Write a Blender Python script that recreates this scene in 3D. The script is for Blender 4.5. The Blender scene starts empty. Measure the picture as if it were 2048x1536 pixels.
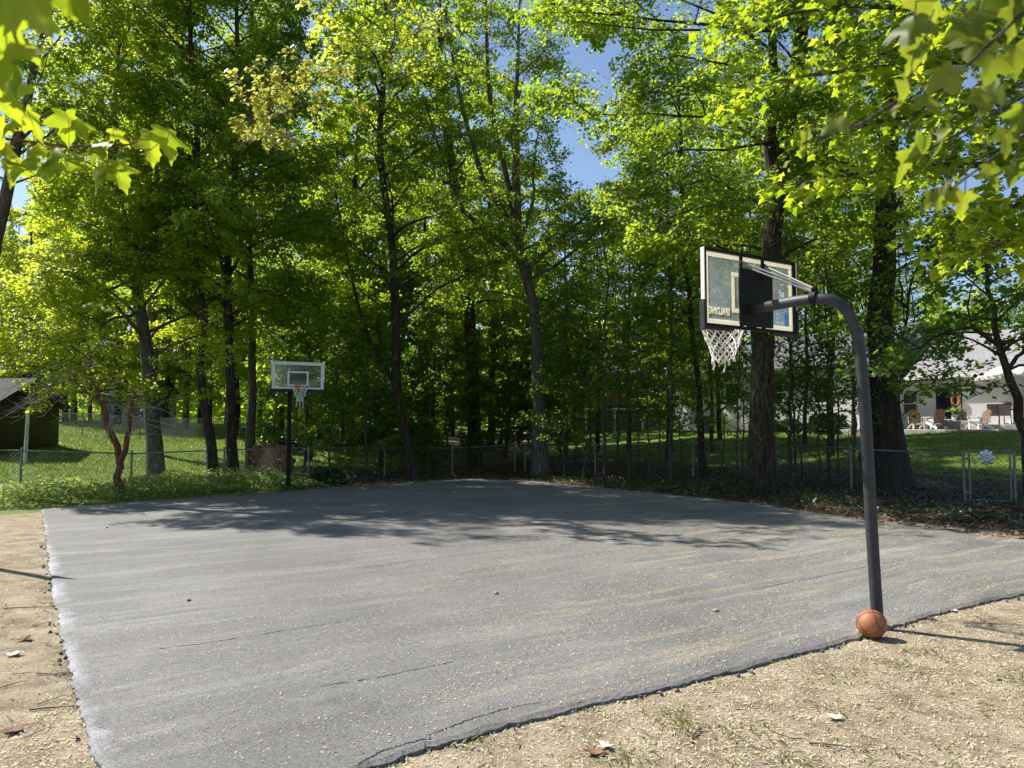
import bpy, math, random
import numpy as np
from mathutils import Vector, Matrix

random.seed(7)
DENS, DENS2 = 1.9, 3.5
RNG = np.random.default_rng(11)
S = bpy.context.scene
COL = S.collection

# ------------------------------------------------------------------ camera measurements
F = 1538.0                      # focal length in photo pixels (2048 wide)
PITCH = math.radians(3.46)
EYE = 1.78

def P(px, py, d):
    """point at distance d (world Y) on the sight line through a photo pixel"""
    u = (px - 1024) / F; v = (768 - py) / F
    y = math.cos(PITCH) - v * math.sin(PITCH)
    z = math.sin(PITCH) + v * math.cos(PITCH)
    return Vector((u / y * d, d, EYE + z / y * d))

def flat(px, py, z=0.0):
    u = (px - 1024) / F; v = (768 - py) / F
    y = math.cos(PITCH) - v * math.sin(PITCH)
    zz = math.sin(PITCH) + v * math.cos(PITCH)
    k = (z - EYE) / zz
    return Vector((u * k, y * k, z))

# ------------------------------------------------------------------ terrain
FL0, FL1 = np.array(flat(88, 1018)[:2]), np.array(flat(930, 957)[:2])      # far left edge of the court
FR1 = np.array(flat(2048, 1080)[:2])                                       # right edge
def _line(p, q):
    d = (q - p) / np.linalg.norm(q - p)
    return p, np.array([-d[1], d[0]])
_A = _line(FL0, FL1); _B = _line(FL1, FR1)

def court_dist(x, y):
    x = np.asarray(x, float); y = np.asarray(y, float)
    d1 = (x - _A[0][0]) * _A[1][0] + (y - _A[0][1]) * _A[1][1]
    d2 = (x - _B[0][0]) * _B[1][0] + (y - _B[0][1]) * _B[1][1]
    k = 1.2
    m = np.maximum(d1, d2)
    return m + np.log(np.exp((d1 - m) / k) + np.exp((d2 - m) / k)) * k

def gz(x, y):
    s = court_dist(x, y)
    z = np.interp(s, [-1e3, 1.0, 3.0, 6.0, 9.0, 20.0, 33.0, 60.0, 400.0],
                  [0, 0, .06, .22, .5, 1.45, 2.25, 2.7, 6.0])
    x = np.asarray(x, float); y = np.asarray(y, float)
    ha = (x - 22) * .57 - (y - 42.5) * .82; hb = (x - 22) * .82 + (y - 42.5) * .57
    b = np.clip(s / 6, 0, 1) * 0.09 * (np.sin(x * .55 + y * .2) + np.sin(y * .43 - x * .31))
    z = z + b + .16 * np.clip((s - 9) / 10, 0, 1) * np.clip((x - 6) / 8, 0, 1)
    pad = np.clip((ha + 4.5) / 1.5, 0, 1) * np.clip((hb + 7.2) / 1., 0, 1) * np.clip((14 - hb) / 3, 0, 1)
    return z * (1 - pad) + np.minimum(z, 1.76) * pad

def G(x, y):
    return Vector((x, y, float(gz(x, y))))

def GP(px, d):
    """terrain point under the photo column px at distance d"""
    x = P(px, 861, d).x
    return G(x, d)

# ------------------------------------------------------------------ materials
def nodes(name):
    m = bpy.data.materials.new(name); m.use_nodes = True
    nt = m.node_tree
    b = nt.nodes['Principled BSDF']
    return m, nt, b

def N(nt, t, **kw):
    n = nt.nodes.new(t)
    for k, v in kw.items():
        if k in n.inputs: n.inputs[k].default_value = v
        else: setattr(n, k, v)
    return n

def ramp(nt, fac, stops):
    r = nt.nodes.new('ShaderNodeValToRGB')
    e = r.color_ramp.elements
    while len(e) < len(stops): e.new(0.5)
    for i, (p, c) in enumerate(stops):
        e[i].position = p
        e[i].color = (c, c, c, 1) if isinstance(c, (int, float)) else (*c, 1)
    nt.links.new(fac, r.inputs[0])
    return r.outputs[0]

def mixc(nt, fac, a, b, mode='MIX'):
    n = nt.nodes.new('ShaderNodeMix'); n.data_type = 'RGBA'; n.blend_type = mode
    for i, v in ((0, fac), (6, a), (7, b)):
        if hasattr(v, 'node'): nt.links.new(v, n.inputs[i])
        else: n.inputs[i].default_value = v if i == 0 else (*v, 1)
    return n.outputs[2]

def noise(nt, vec, scale, detail=4, rough=.55, lo=None, hi=None):
    n = N(nt, 'ShaderNodeTexNoise', Scale=scale, Detail=detail, Roughness=rough)
    if vec is not None: nt.links.new(vec, n.inputs['Vector'])
    o = n.outputs['Fac']
    if lo is not None: o = ramp(nt, o, [(lo, 0.0), (hi, 1.0)])
    return o

def coords(nt, scale=(1, 1, 1), rot=(0, 0, 0), kind='Object'):
    t = nt.nodes.new('ShaderNodeTexCoord')
    m = nt.nodes.new('ShaderNodeMapping')
    m.inputs['Scale'].default_value = scale; m.inputs['Rotation'].default_value = rot
    nt.links.new(t.outputs[kind], m.inputs['Vector'])
    return m.outputs[0]

def bump(nt, b, h, strength=.4, dist=.02):
    n = N(nt, 'ShaderNodeBump', Strength=strength, Distance=dist)
    nt.links.new(h, n.inputs['Height']); nt.links.new(n.outputs[0], b.inputs['Normal'])

def plain(name, c, rough=.5, metal=0., var=.15, scale=6., bumpy=0., spec=.5):
    """painted / plastic / metal with a little wear"""
    m, nt, b = nodes(name)
    v = coords(nt)
    f = noise(nt, v, scale, 5, .6, .3, .75)
    c2 = tuple(x * (1 - var) for x in c); c1 = tuple(min(1, x * (1 + var)) for x in c)
    nt.links.new(mixc(nt, f, c2, c1), b.inputs['Base Color'])
    b.inputs['Roughness'].default_value = rough; b.inputs['Metallic'].default_value = metal
    b.inputs['Specular IOR Level'].default_value = spec
    if bumpy: bump(nt, b, noise(nt, v, scale * 8, 4), bumpy, .01)
    return m

def leaf_mat(name, dark, light, tdark, tlight, mix=.5, rough=.42, spec=.35):
    m, nt, b = nodes(name)
    a = N(nt, 'ShaderNodeAttribute', attribute_name='tint')
    f = a.outputs['Fac']
    nt.links.new(mixc(nt, f, dark, light), b.inputs['Base Color'])
    b.inputs['Roughness'].default_value = rough
    b.inputs['Specular IOR Level'].default_value = spec
    t = nt.nodes.new('ShaderNodeBsdfTranslucent')
    nt.links.new(mixc(nt, f, tdark, tlight), t.inputs['Color'])
    mx = nt.nodes.new('ShaderNodeMixShader'); mx.inputs[0].default_value = mix
    nt.links.new(b.outputs[0], mx.inputs[1]); nt.links.new(t.outputs[0], mx.inputs[2])
    nt.links.new(mx.outputs[0], nt.nodes['Material Output'].inputs['Surface'])
    return m

def tinted(name, a_, b_, rough=.85):
    m, nt, b = nodes(name)
    a = N(nt, 'ShaderNodeAttribute', attribute_name='tint')
    nt.links.new(mixc(nt, a.outputs['Fac'], a_, b_), b.inputs['Base Color'])
    b.inputs['Roughness'].default_value = rough; b.inputs['Specular IOR Level'].default_value = .2
    return m

def bark(name, c1, c2, scale=1., moss=None):
    m, nt, b = nodes(name)
    v = coords(nt, (14 * scale, 14 * scale, 2.2 * scale))
    f = noise(nt, v, 1.6, 6, .65)
    col = ramp(nt, f, [(.3, tuple(x * .45 for x in c1)), (.5, c1), (.72, c2)])
    if moss:
        g = noise(nt, coords(nt), 1.3, 4, .6, .52, .66)
        col = mixc(nt, g, col, moss)
    nt.links.new(col, b.inputs['Base Color'])
    b.inputs['Roughness'].default_value = .9; b.inputs['Specular IOR Level'].default_value = .2
    bump(nt, b, f, .9, .03)
    return m

M = {}
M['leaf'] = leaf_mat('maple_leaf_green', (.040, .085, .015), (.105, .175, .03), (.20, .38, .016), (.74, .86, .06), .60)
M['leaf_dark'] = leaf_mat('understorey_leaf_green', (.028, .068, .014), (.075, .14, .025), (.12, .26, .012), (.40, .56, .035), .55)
M['leaf_bright'] = leaf_mat('sunlit_leaf_green', (.07, .12, .016), (.18, .23, .035), (.42, .58, .022), (.90, .92, .08), .64)  # lighter copy of the leaf green, backlit glow put into its colour
M['leaf_yellow'] = leaf_mat('new_leaf_yellow', (.26, .28, .06), (.46, .45, .12), (.45, .48, .05), (.85, .82, .15), .5)
M['leaf_near'] = leaf_mat('near_maple_leaf', (.07, .13, .015), (.16, .22, .03), (.26, .42, .012), (.62, .70, .03), .62, .5, .2)
M['weed'] = leaf_mat('weed_leaf', (.13, .21, .06), (.36, .44, .15), (.28, .40, .06), (.58, .68, .16), .45, .5, .15)
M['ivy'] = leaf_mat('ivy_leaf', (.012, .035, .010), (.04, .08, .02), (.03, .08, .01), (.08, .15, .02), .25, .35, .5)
M['bark'] = bark('grey_bark', (.075, .062, .05), (.20, .18, .15), 1., (.07, .075, .035))
M['bark_dark'] = bark('dark_furrowed_bark', (.038, .030, .023), (.10, .083, .066), .7)
M['bark_red'] = bark('reddish_bark', (.15, .07, .04), (.32, .19, .12), 1.3)
M['bark_pale'] = bark('pale_smooth_bark', (.10, .09, .075), (.24, .22, .19), 1., (.07, .07, .045))
M['twig'] = plain('dry_twig', (.17, .13, .10), .9, 0, .35, 20)
M['dead_twig'] = plain('bleached_twig', (.32, .29, .25), .9, 0, .3, 15)
M['vine'] = plain('dead_vine', (.13, .10, .06), .9, 0, .4, 12)

# ------------------------------------------------------------------ mesh collecting
class MB:
    def __init__(s): s.v = []; s.f = []; s.mi = []; s.smooth = []
    def add(s, vs, fs, mi=0, smooth=False):
        o = len(s.v); s.v += [tuple(v) for v in vs]
        for f in fs:
            s.f.append(tuple(o + i for i in f)); s.mi.append(mi); s.smooth.append(smooth)
    def box(s, c, size, mi=0, ax=None):
        """box centred at c; ax = three unit vectors (defaults to world)"""
        c = Vector(c); hx, hy, hz = (x / 2 for x in size)
        ax = ax or (Vector((1, 0, 0)), Vector((0, 1, 0)), Vector((0, 0, 1)))
        vs = [c + ax[0] * (a * hx) + ax[1] * (b * hy) + ax[2] * (d * hz)
              for a in (-1, 1) for b in (-1, 1) for d in (-1, 1)]
        s.add(vs, [(0, 1, 3, 2), (4, 6, 7, 5), (0, 4, 5, 1), (2, 3, 7, 6), (0, 2, 6, 4), (1, 5, 7, 3)], mi)
    def bbox(s, c, size, bev=.01, mi=0, ax=None):
        """box with chamfered edges"""
        c = Vector(c); h = [x / 2 for x in size]
        b = min(bev, min(h) * .49)
        ax = ax or (Vector((1, 0, 0)), Vector((0, 1, 0)), Vector((0, 0, 1)))
        vs = []; idx = {}
        for sx in (-1, 1):
            for sy in (-1, 1):
                for sz in (-1, 1):
                    for k in range(3):
                        q = [sx * (h[0] - (b if k != 0 else 0)), sy * (h[1] - (b if k != 1 else 0)), sz * (h[2] - (b if k != 2 else 0))]
                        idx[(sx, sy, sz, k)] = len(vs)
                        vs.append(c + ax[0] * q[0] + ax[1] * q[1] + ax[2] * q[2])
        fs = []
        for k in range(3):
            o = [i for i in range(3) if i != k]
            for sg in (-1, 1):
                q = []
                for (a, d) in ((-1, -1), (1, -1), (1, 1), (-1, 1)):
                    t = [0, 0, 0]; t[k] = sg; t[o[0]] = a; t[o[1]] = d
                    q.append(idx[(*t, k)])
                fs.append(tuple(q))
        for k in range(3):
            o = [i for i in range(3) if i != k]
            for a in (-1, 1):
                for d in (-1, 1):
                    t0 = [0, 0, 0]; t1 = [0, 0, 0]
                    t0[k] = -1; t1[k] = 1
                    for t in (t0, t1): t[o[0]] = a; t[o[1]] = d
                    fs.append((idx[(*t0, o[0])], idx[(*t1, o[0])], idx[(*t1, o[1])], idx[(*t0, o[1])]))
        for sx in (-1, 1):
            for sy in (-1, 1):
                for sz in (-1, 1):
                    fs.append(tuple(idx[(sx, sy, sz, k)] for k in range(3)))
        s.add(vs, fs, mi)
    def tube(s, pts, r, n=8, mi=0, cap=True, smooth=True):
        pts = [Vector(p) for p in pts]
        rs = r if isinstance(r, (list, tuple)) else [r] * len(pts)
        vs = []; up = None
        for i, p in enumerate(pts):
            t = (pts[min(i + 1, len(pts) - 1)] - pts[max(i - 1, 0)]).normalized()
            if up is None:
                up = Vector((0, 0, 1)) if abs(t.z) < .9 else Vector((1, 0, 0))
            a = t.cross(up).normalized(); b = a.cross(t).normalized(); up = b
            for k in range(n):
                th = 2 * math.pi * k / n
                vs.append(p + (a * math.cos(th) + b * math.sin(th)) * rs[i])
        fs = []
        for i in range(len(pts) - 1):
            for k in range(n):
                k2 = (k + 1) % n
                fs.append((i * n + k, i * n + k2, (i + 1) * n + k2, (i + 1) * n + k))
        s.add(vs, fs, mi, smooth)
        if cap:
            s.add(vs[:n], [tuple(range(n))], mi); s.add(vs[-n:], [tuple(reversed(range(n)))], mi)
    def prism(s, outline, z0, z1, mi=0, mi_side=None):
        n = len(outline)
        vs = [(x, y, z1) for x, y in outline] + [(x, y, z0) for x, y in outline]
        s.add(vs, [tuple(range(n))], mi)
        s.add(vs, [tuple(range(2 * n - 1, n - 1, -1))] + [(i, i + n, (i + 1) % n + n, (i + 1) % n) for i in range(n)], mi if mi_side is None else mi_side)
    def lathe(s, c, prof, n=16, mi=0, ax=None, smooth=True):
        c = Vector(c)
        ax = ax or (Vector((1, 0, 0)), Vector((0, 1, 0)), Vector((0, 0, 1)))
        vs = []
        for r, z in prof:
            for k in range(n):
                th = 2 * math.pi * k / n
                vs.append(c + ax[0] * (r * math.cos(th)) + ax[1] * (r * math.sin(th)) + ax[2] * z)
        fs = [(i * n + k, i * n + (k + 1) % n, (i + 1) * n + (k + 1) % n, (i + 1) * n + k)
              for i in range(len(prof) - 1) for k in range(n)]
        s.add(vs, fs, mi, smooth)
        if prof[0][0] > 1e-4: s.add(vs[:n], [tuple(reversed(range(n)))], mi)
        if prof[-1][0] > 1e-4: s.add(vs[-n:], [tuple(range(n))], mi)
    def build(s, name, mats, parent=None, world=True):
        me = bpy.data.meshes.new(name)
        off = parent_loc(parent) if (parent is not None and world) else Vector((0, 0, 0))
        me.from_pydata([(v[0] - off.x, v[1] - off.y, v[2] - off.z) for v in s.v], [], s.f)
        mats = mats if isinstance(mats, (list, tuple)) else [mats]
        for m in mats: me.materials.append(m)
        me.polygons.foreach_set('material_index', s.mi)
        me.polygons.foreach_set('use_smooth', s.smooth)
        me.update()
        o = bpy.data.objects.new(name, me); COL.objects.link(o)
        if parent is not None: o.parent = parent
        return o

def parent_loc(o):
    v = Vector((0, 0, 0))
    while o is not None:
        v += o.location; o = o.parent
    return v

def tag(o, label, cat, group=None, kind=None):
    o['label'] = label; o['category'] = cat
    if group: o['group'] = group
    if kind: o['kind'] = kind
    return o

def thing(name, label, cat, loc, rz=0., group=None):
    o = bpy.data.objects.new(name, None); COL.objects.link(o)
    o.location = loc; o.rotation_euler = (0, 0, rz); o.empty_display_size = .2
    return tag(o, label, cat, group)

def copy_tree(o, parent=None):
    c = o.copy(); COL.objects.link(c); c.parent = parent
    for ch in o.children: copy_tree(ch, c)
    return c

# ------------------------------------------------------------------ leaves (arrays of many small blades)
def maple_outline(detail):
    """half-outlines of a maple blade: base at (0,0), tip at (0,1)"""
    if detail == 0:
        return [[(0, 0), (.46, .42), (0, 1)]]
    if detail == 1:
        return [[(0, .0), (.30, -.04), (.22, .18), (.58, .36), (.30, .50), (.26, .62), (0, 1)]]
    return [[(0, .0), (.10, -.08), (.22, -.14), (.34, -.10), (.30, .0), (.27, .06), (.40, .13), (.52, .20), (.66, .30), (.52, .34),
             (.53, .42), (.40, .41), (.26, .44), (.20, .48), (.26, .60), (.19, .66), (.17, .76), (.08, .84), (0, 1.02)]]

def leaf_cloud(name, pos, dirs, nrm, size, mat, parent=None, detail=0, fold=.18, rng=RNG, tint=None, label=None):
    """one mesh of many blades. pos: base point, dirs: tip direction, nrm: approximate blade normal"""
    n = len(pos)
    off = np.array(parent_loc(parent)) if parent is not None else np.zeros(3)
    d = dirs / np.linalg.norm(dirs, axis=1, keepdims=True)
    s_ = np.cross(d, nrm); s_ /= np.linalg.norm(s_, axis=1, keepdims=True) + 1e-9
    nn = np.cross(s_, d)
    half = maple_outline(detail)[0]
    right = half; left = [(-x, y) for x, y in half[1:-1]]
    tpl = right + left                       # right half: 0..k-1, left inner: k..
    k = len(half); nv = len(tpl)
    tx = np.array([t[0] for t in tpl]); ty = np.array([t[1] for t in tpl])
    tz = -np.abs(tx) * fold * 1.4 - ty * ty * fold
    sz = np.asarray(size)[:, None]
    V = (pos[:, None, :] - off) + sz[..., None] * (tx[None, :, None] * s_[:, None, :] + ty[None, :, None] * d[:, None, :] + tz[None, :, None] * nn[:, None, :])
    V = V.reshape(-1, 3)
    fr = list(range(k)); fl = [0] + [k - 1] + list(range(k + len(left) - 1, k - 1, -1))
    fr = np.array(fr); fl = np.array(fl)
    base = (np.arange(n) * nv)[:, None]
    loops = np.stack([base + fr, base + fl], 1).reshape(-1)     # both halves have k corners
    me = bpy.data.meshes.new(name)
    me.vertices.add(len(V)); me.vertices.foreach_set('co', V.astype(np.float32).ravel())
    me.loops.add(len(loops)); me.loops.foreach_set('vertex_index', loops.astype(np.int32))
    me.polygons.add(2 * n)
    me.polygons.foreach_set('loop_start', (np.arange(2 * n) * k).astype(np.int32))
    me.update(calc_edges=True)
    a = me.attributes.new('tint', 'FLOAT', 'FACE')
    if tint is None: tint = rng.random(n)
    a.data.foreach_set('value', np.repeat(np.clip(tint, 0, 1), 2).astype(np.float32))
    me.materials.append(mat)
    o = bpy.data.objects.new(name, me); COL.objects.link(o)
    if parent is not None: o.parent = parent
    return o

# ------------------------------------------------------------------ tree growing
def resample(path, n):
    p = np.array([tuple(q) for q in path], float)
    seg = np.r_[0, np.cumsum(np.linalg.norm(np.diff(p, axis=0), axis=1))]
    t = np.linspace(0, seg[-1], n)
    return np.stack([np.interp(t, seg, p[:, i]) for i in range(3)], 1)

def grow_limb(rng, start, az, el, length, n=6, droop=.12, wob=.18):
    pts = [np.array(start)]; a, e = az, el
    st = length / (n - 1)
    for i in range(n - 1):
        pts.append(pts[-1] + st * np.array([math.cos(e) * math.cos(a), math.cos(e) * math.sin(a), math.sin(e)]))
        a += rng.normal(0, wob); e += rng.normal(0, wob * .6) - droop
    return np.array(pts)

def leafy(rng, limbs, n_sec, sec_len, per, u0=.25, flatness=.35, spread=.22):
    """side twigs on the limbs, leaves on the twigs. returns twig paths, leaf base, tip direction, normal"""
    tw = []; LP = []; LD = []; LN = []
    for L in limbs:
        ln = np.linalg.norm(np.diff(L, axis=0), axis=1).sum()
        ns = max(2, int(round(n_sec * (.4 + .6 * min(1.5, ln / 3.5)))))
        seg = np.linspace(0, 1, len(L))
        for j in range(ns):
            u = u0 + (1 - u0) * (j + rng.random()) / ns
            p = np.array([np.interp(u, seg, L[:, i]) for i in range(3)])
            q = np.array([np.interp(min(1, u + .08), seg, L[:, i]) for i in range(3)]) - np.array([np.interp(u - .08, seg, L[:, i]) for i in range(3)])
            a0 = math.atan2(q[1], q[0]); sd = 1 if rng.random() < .5 else -1
            a = a0 + sd * rng.uniform(.35, 1.35); e = rng.normal(.12, .28)
            l = sec_len * rng.uniform(.55, 1.15) * (1.15 - .45 * u)
            T = grow_limb(rng, p, a, e, l, 4, .10, .2)
            tw.append(T)
            m = max(3, int(per * l / sec_len))
            t = .15 + .9 * np.sqrt(rng.random(m))
            s3 = np.linspace(0, 1, 4)
            base = np.stack([np.interp(t, s3, T[:, i]) for i in range(3)], 1)
            side = np.array([-math.sin(a), math.cos(a), 0])
            base += side * rng.normal(0, spread, m)[:, None] * l * .8 + rng.normal(0, [.03, .03, .07], (m, 3))
            ang = a + rng.normal(0, 1.0, m)
            dd = np.stack([np.cos(ang), np.sin(ang), -rng.uniform(.05, 1.0, m)], 1)
            nn = np.stack([rng.normal(0, flatness, m), rng.normal(0, flatness, m), np.ones(m)], 1)
            LP.append(base); LD.append(dd); LN.append(nn)
    return tw, np.concatenate(LP), np.concatenate(LD), np.concatenate(LN)

def make_tree(name, label, path, radii, crown, mats, group=None, seed=1, extra_limbs=(), cat='tree', sides=9, vine=False, flare=1.22):
    """path: trunk points (world). crown: dict(t0, n, len0, len1, el, sec, secl, per, size, droop)"""
    rng = np.random.default_rng(seed)
    base = Vector(path[0])
    root = thing(name, label, cat, base, 0, group)
    c = dict(t0=.35, n=26, len0=4., len1=1.6, el=.5, sec=10, secl=1.4, per=22, size=.11, droop=.1, tk=.008, detail=0)
    c.update(crown)
    c['sec'] *= DENS; c['per'] *= DENS2 * c.get('thin', 1.); c['size'] *= .93
    tp = resample(path, 16)
    tp[1:-1] += rng.normal(0, .03, (14, 3)) * [1, 1, 0]
    tr = np.interp(np.linspace(0, 1, 16), np.linspace(0, 1, len(radii)), radii)
    tr[0] *= flare; tr[1] *= 1 + (flare - 1) * .25
    tp[0, 2] -= .15
    wood = MB(); wood.tube(tp, list(tr), sides)
    limbs = []
    seg = np.linspace(0, 1, 16)
    for i in range(c['n']):
        t = c['t0'] + (.985 - c['t0']) * (i + rng.random()) / c['n']
        p = np.array([np.interp(t, seg, tp[:, k]) for k in range(3)])
        f = (t - c['t0']) / (1 - c['t0'])
        ln = (c['len0'] * (1 - f) + c['len1'] * f) * rng.uniform(.65, 1.15)
        az = i * 2.4 + rng.normal(0, .5); el = c['el'] + .5 * f + rng.normal(0, .15)
        L = grow_limb(rng, p, az, el, ln, 6, c['droop'])
        limbs.append(L)
        r0 = min(float(np.interp(t, seg, tr)) * .5, .012 + .013 * ln)
        wood.tube(L, list(np.linspace(r0, .006, 6)), 5, cap=False)
    for E in extra_limbs:
        pts, r0, r1, leaf = E
        L = resample(pts, 8)
        L[1:-1] += rng.normal(0, .03, (6, 3))
        wood.tube(L, list(np.linspace(r0, r1, 8)), 7, cap=False)
        if leaf:
            limbs.append(L[3:])
            for q in range(leaf):
                k = rng.integers(2, 8)
                d = L[min(k, 7)] - L[min(k, 7) - 1]
                az = math.atan2(d[1], d[0]) + rng.normal(0, 1.1)
                l2 = grow_limb(rng, L[k] if k < 8 else L[7], az, rng.uniform(.1, .9), rng.uniform(1.2, 2.6), 5, .1)
                limbs.append(l2); wood.tube(l2, list(np.linspace(.022, .006, 5)), 4, cap=False)
    tw, LP, LD, LN = leafy(rng, limbs, c['sec'], c['secl'], c['per'], c.get('u0', .25), spread=c.get('spread', .22))
    for T in tw: wood.tube(T, [c['tk'], c['tk'] * .8, c['tk'] * .6, .003], 3, cap=False)
    wood.build('trunk', mats[0], root)
    zmin = c.get('zmin')
    if zmin is not None:
        keep = LP[:, 2] > zmin + rng.normal(0, .25, len(LP)); LP, LD, LN = LP[keep], LD[keep], LN[keep]
    size = c['size'] * rng.uniform(.6, 1.25, len(LP))
    clump = .5 + .22 * (np.sin(LP[:, 0] * 1.7 + seed) + np.sin(LP[:, 2] * 1.3 + LP[:, 1] * 1.1 + seed * 2)) 
    tint = np.clip(clump * .55 + .45 * rng.random(len(LP)), 0, 1)
    leaf_cloud('crown', LP, LD, LN, size, mats[1], root, detail=c['detail'], rng=rng, tint=tint)
    return root
# ------------------------------------------------------------------ ground sheet
def smooth(a, b, x):
    t = np.clip((np.asarray(x, float) - a) / (b - a), 0, 1); return t * t * (3 - 2 * t)

def axis_steps(lo, hi, fine_lo, fine_hi, st):
    mid = list(np.arange(fine_lo, fine_hi + 1e-6, st))
    s, x, up = st, mid[-1], []
    while x < hi: s *= 1.22; x += s; up.append(x)
    s, x, dn = st, mid[0], []
    while x > lo: s *= 1.22; x -= s; dn.append(x)
    return np.array(dn[::-1] + mid + up)

gx = axis_steps(-420, 420, -32, 26, .45); gy = axis_steps(-60, 520, -2, 50, .45)
X, Y = np.meshgrid(gx, gy)
Z = gz(X, Y)
fx = 1024 + F * X / np.maximum(Y, 1.)               # bearing of every ground vertex seen from the court's near side
sd = court_dist(X, Y)
lawn = np.clip(smooth(3.2, 4.2, sd) * (1 - smooth(-2.0, .5, X + (Y - 24) * .35)), 0, 1)         # left garden
lawn = np.maximum(lawn, smooth(8.5, 10.5, sd) * smooth(-1, 3, X))                              # right garden
lawn = np.maximum(lawn, smooth(18, 24, sd))
litter = smooth(.2, 1.2, sd) * (1 - lawn)
verge = smooth(-1.2, -.2, sd) * (1 - smooth(3.0, 4.5, sd)) * (1 - smooth(-6.5, -4.5, X + (Y - 20) * .2))
me = bpy.data.meshes.new('ground')
ny, nx = X.shape
Vs = np.stack([X, Y, Z], -1).reshape(-1, 3)
ii = (np.arange(ny - 1)[:, None] * nx + np.arange(nx - 1)[None, :]).reshape(-1)
me.from_pydata(Vs.tolist(), [], np.stack([ii, ii + 1, ii + nx + 1, ii + nx], 1).tolist())
for nme, arr in (('lawn', lawn), ('litter', litter), ('verge', verge)):
    a = me.attributes.new(nme, 'FLOAT', 'POINT'); a.data.foreach_set('value', arr.reshape(-1).astype(np.float32))
me.polygons.foreach_set('use_smooth', [True] * len(me.polygons))

m, nt, b = nodes('ground_soil_and_lawn')
v = coords(nt)
def attr(n): return N(nt, 'ShaderNodeAttribute', attribute_name=n).outputs['Fac']
n_big = noise(nt, v, .5, 5, .6); n_mid = noise(nt, v, 3.2, 5, .65); n_fine = noise(nt, v, 45, 4, .7); n_grit = noise(nt, v, 160, 2, .6)
dirt = ramp(nt, n_mid, [(.30, (.20, .15, .10)), (.48, (.34, .28, .195)), (.62, (.44, .37, .265)), (.8, (.37, .305, .21))])
speck = ramp(nt, noise(nt, v, 60, 5, .85), [(.34, .30), (.46, .88), (.54, 1.02), (.68, 1.45)])
dirt = mixc(nt, 1.0, dirt, speck, 'MULTIPLY')
patch = noise(nt, v, .9, 4, .6, .56, .70)
dirt = mixc(nt, patch, dirt, (.21, .155, .10))
lwn = ramp(nt, n_mid, [(.25, (.06, .11, .016)), (.5, (.115, .19, .025)), (.75, (.20, .25, .045))])
dry = noise(nt, v, .32, 4, .6, .55, .75)
lwn = mixc(nt, dry, lwn, (.20, .20, .055))
lwn = mixc(nt, 1.0, lwn, ramp(nt, n_fine, [(.3, .55), (.7, 1.3)]), 'MULTIPLY')
lit = ramp(nt, n_fine, [(.3, (.022, .016, .011)), (.46, (.075, .050, .032)), (.6, (.13, .09, .06)), (.72, (.24, .18, .13))])
lit = mixc(nt, noise(nt, v, 2.0, 4, .6, .5, .66), lit, (.05, .06, .025))
vg = ramp(nt, n_fine, [(.3, (.09, .13, .03)), (.6, (.21, .25, .07)), (.75, (.36, .33, .14))])
def soft(a):       # ragged border for a ground type
    ad = N(nt, 'ShaderNodeMath', operation='ADD'); nt.links.new(attr(a), ad.inputs[0])
    sb = N(nt, 'ShaderNodeMath', operation='MULTIPLY_ADD'); nt.links.new(n_mid, sb.inputs[0]); sb.inputs[1].default_value = 1.1; sb.inputs[2].default_value = -.55
    nt.links.new(sb.outputs[0], ad.inputs[1])
    return ramp(nt, ad.outputs[0], [(.38, 0.), (.62, 1.)])
col = mixc(nt, soft('litter'), dirt, lit)
col = mixc(nt, soft('lawn'), col, lwn)
col = mixc(nt, soft('verge'), col, vg)
nt.links.new(col, b.inputs['Base Color'])
b.inputs['Roughness'].default_value = .95; b.inputs['Specular IOR Level'].default_value = .15
ad = N(nt, 'ShaderNodeMath', operation='ADD'); nt.links.new(n_fine, ad.inputs[0]); nt.links.new(n_mid, ad.inputs[1])
bump(nt, b, ad.outputs[0], .8, .035)
me.materials.append(m)
o = bpy.data.objects.new('ground', me); COL.objects.link(o)
tag(o, 'sandy dirt, leaf litter and lawns around the asphalt court', 'ground', kind='structure')

# ------------------------------------------------------------------ asphalt court
edge_px = [(215, 1540), (186, 1440), (150, 1330), (118, 1200), (100, 1090), (88, 1018), (330, 1000), (575, 984), (800, 966), (930, 957),
           (1060, 962), (1190, 974), (1480, 1003), (1760, 1045), (2048, 1080)]
TOP = .035
near_px = [(2048, 1181), (1900, 1214), (1785, 1244), (1700, 1273), (1580, 1303), (1450, 1338), (1290, 1375), (1130, 1412), (1000, 1445), (900, 1472), (790, 1505), (690, 1540)]
E = [flat(*q, TOP) for q in edge_px]
NR = [flat(*q, TOP) for q in near_px]
dirn = (E[0] - E[4]).normalized()
crossd = (NR[1] - NR[6]).normalized()
right_ext = E[-1] + (E[-1] - E[-3]).normalized() * 3.0
near_r = NR[0] + crossd * 3.2
left_near = E[0] + dirn * 3.2
corner = Vector((-1.75, 3.46, TOP))
loop = [corner] + E + [right_ext, near_r] + NR
rg = np.random.default_rng(5)
pts = []
for i in range(len(loop)):
    a, c = loop[i], loop[(i + 1) % len(loop)]
    L = (c - a).length; n = max(1, int(L / .05))
    nearish = min(a.y, c.y) < 13
    nor = Vector((-(c - a).y, (c - a).x, 0)).normalized()
    ph = rg.random() * 6
    for k in range(n):
        t = k / n; q = a.lerp(c, t)
        s = t * L
        amp = .022 if nearish else .035
        q = q + nor * (amp * (math.sin(s * 3.1 + ph) * .5 + math.sin(s * 9.7 + 2 * ph) * .3) + rg.normal(0, .008 if nearish else .02))
        pts.append((q.x, q.y))
mb = MB()
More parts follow.
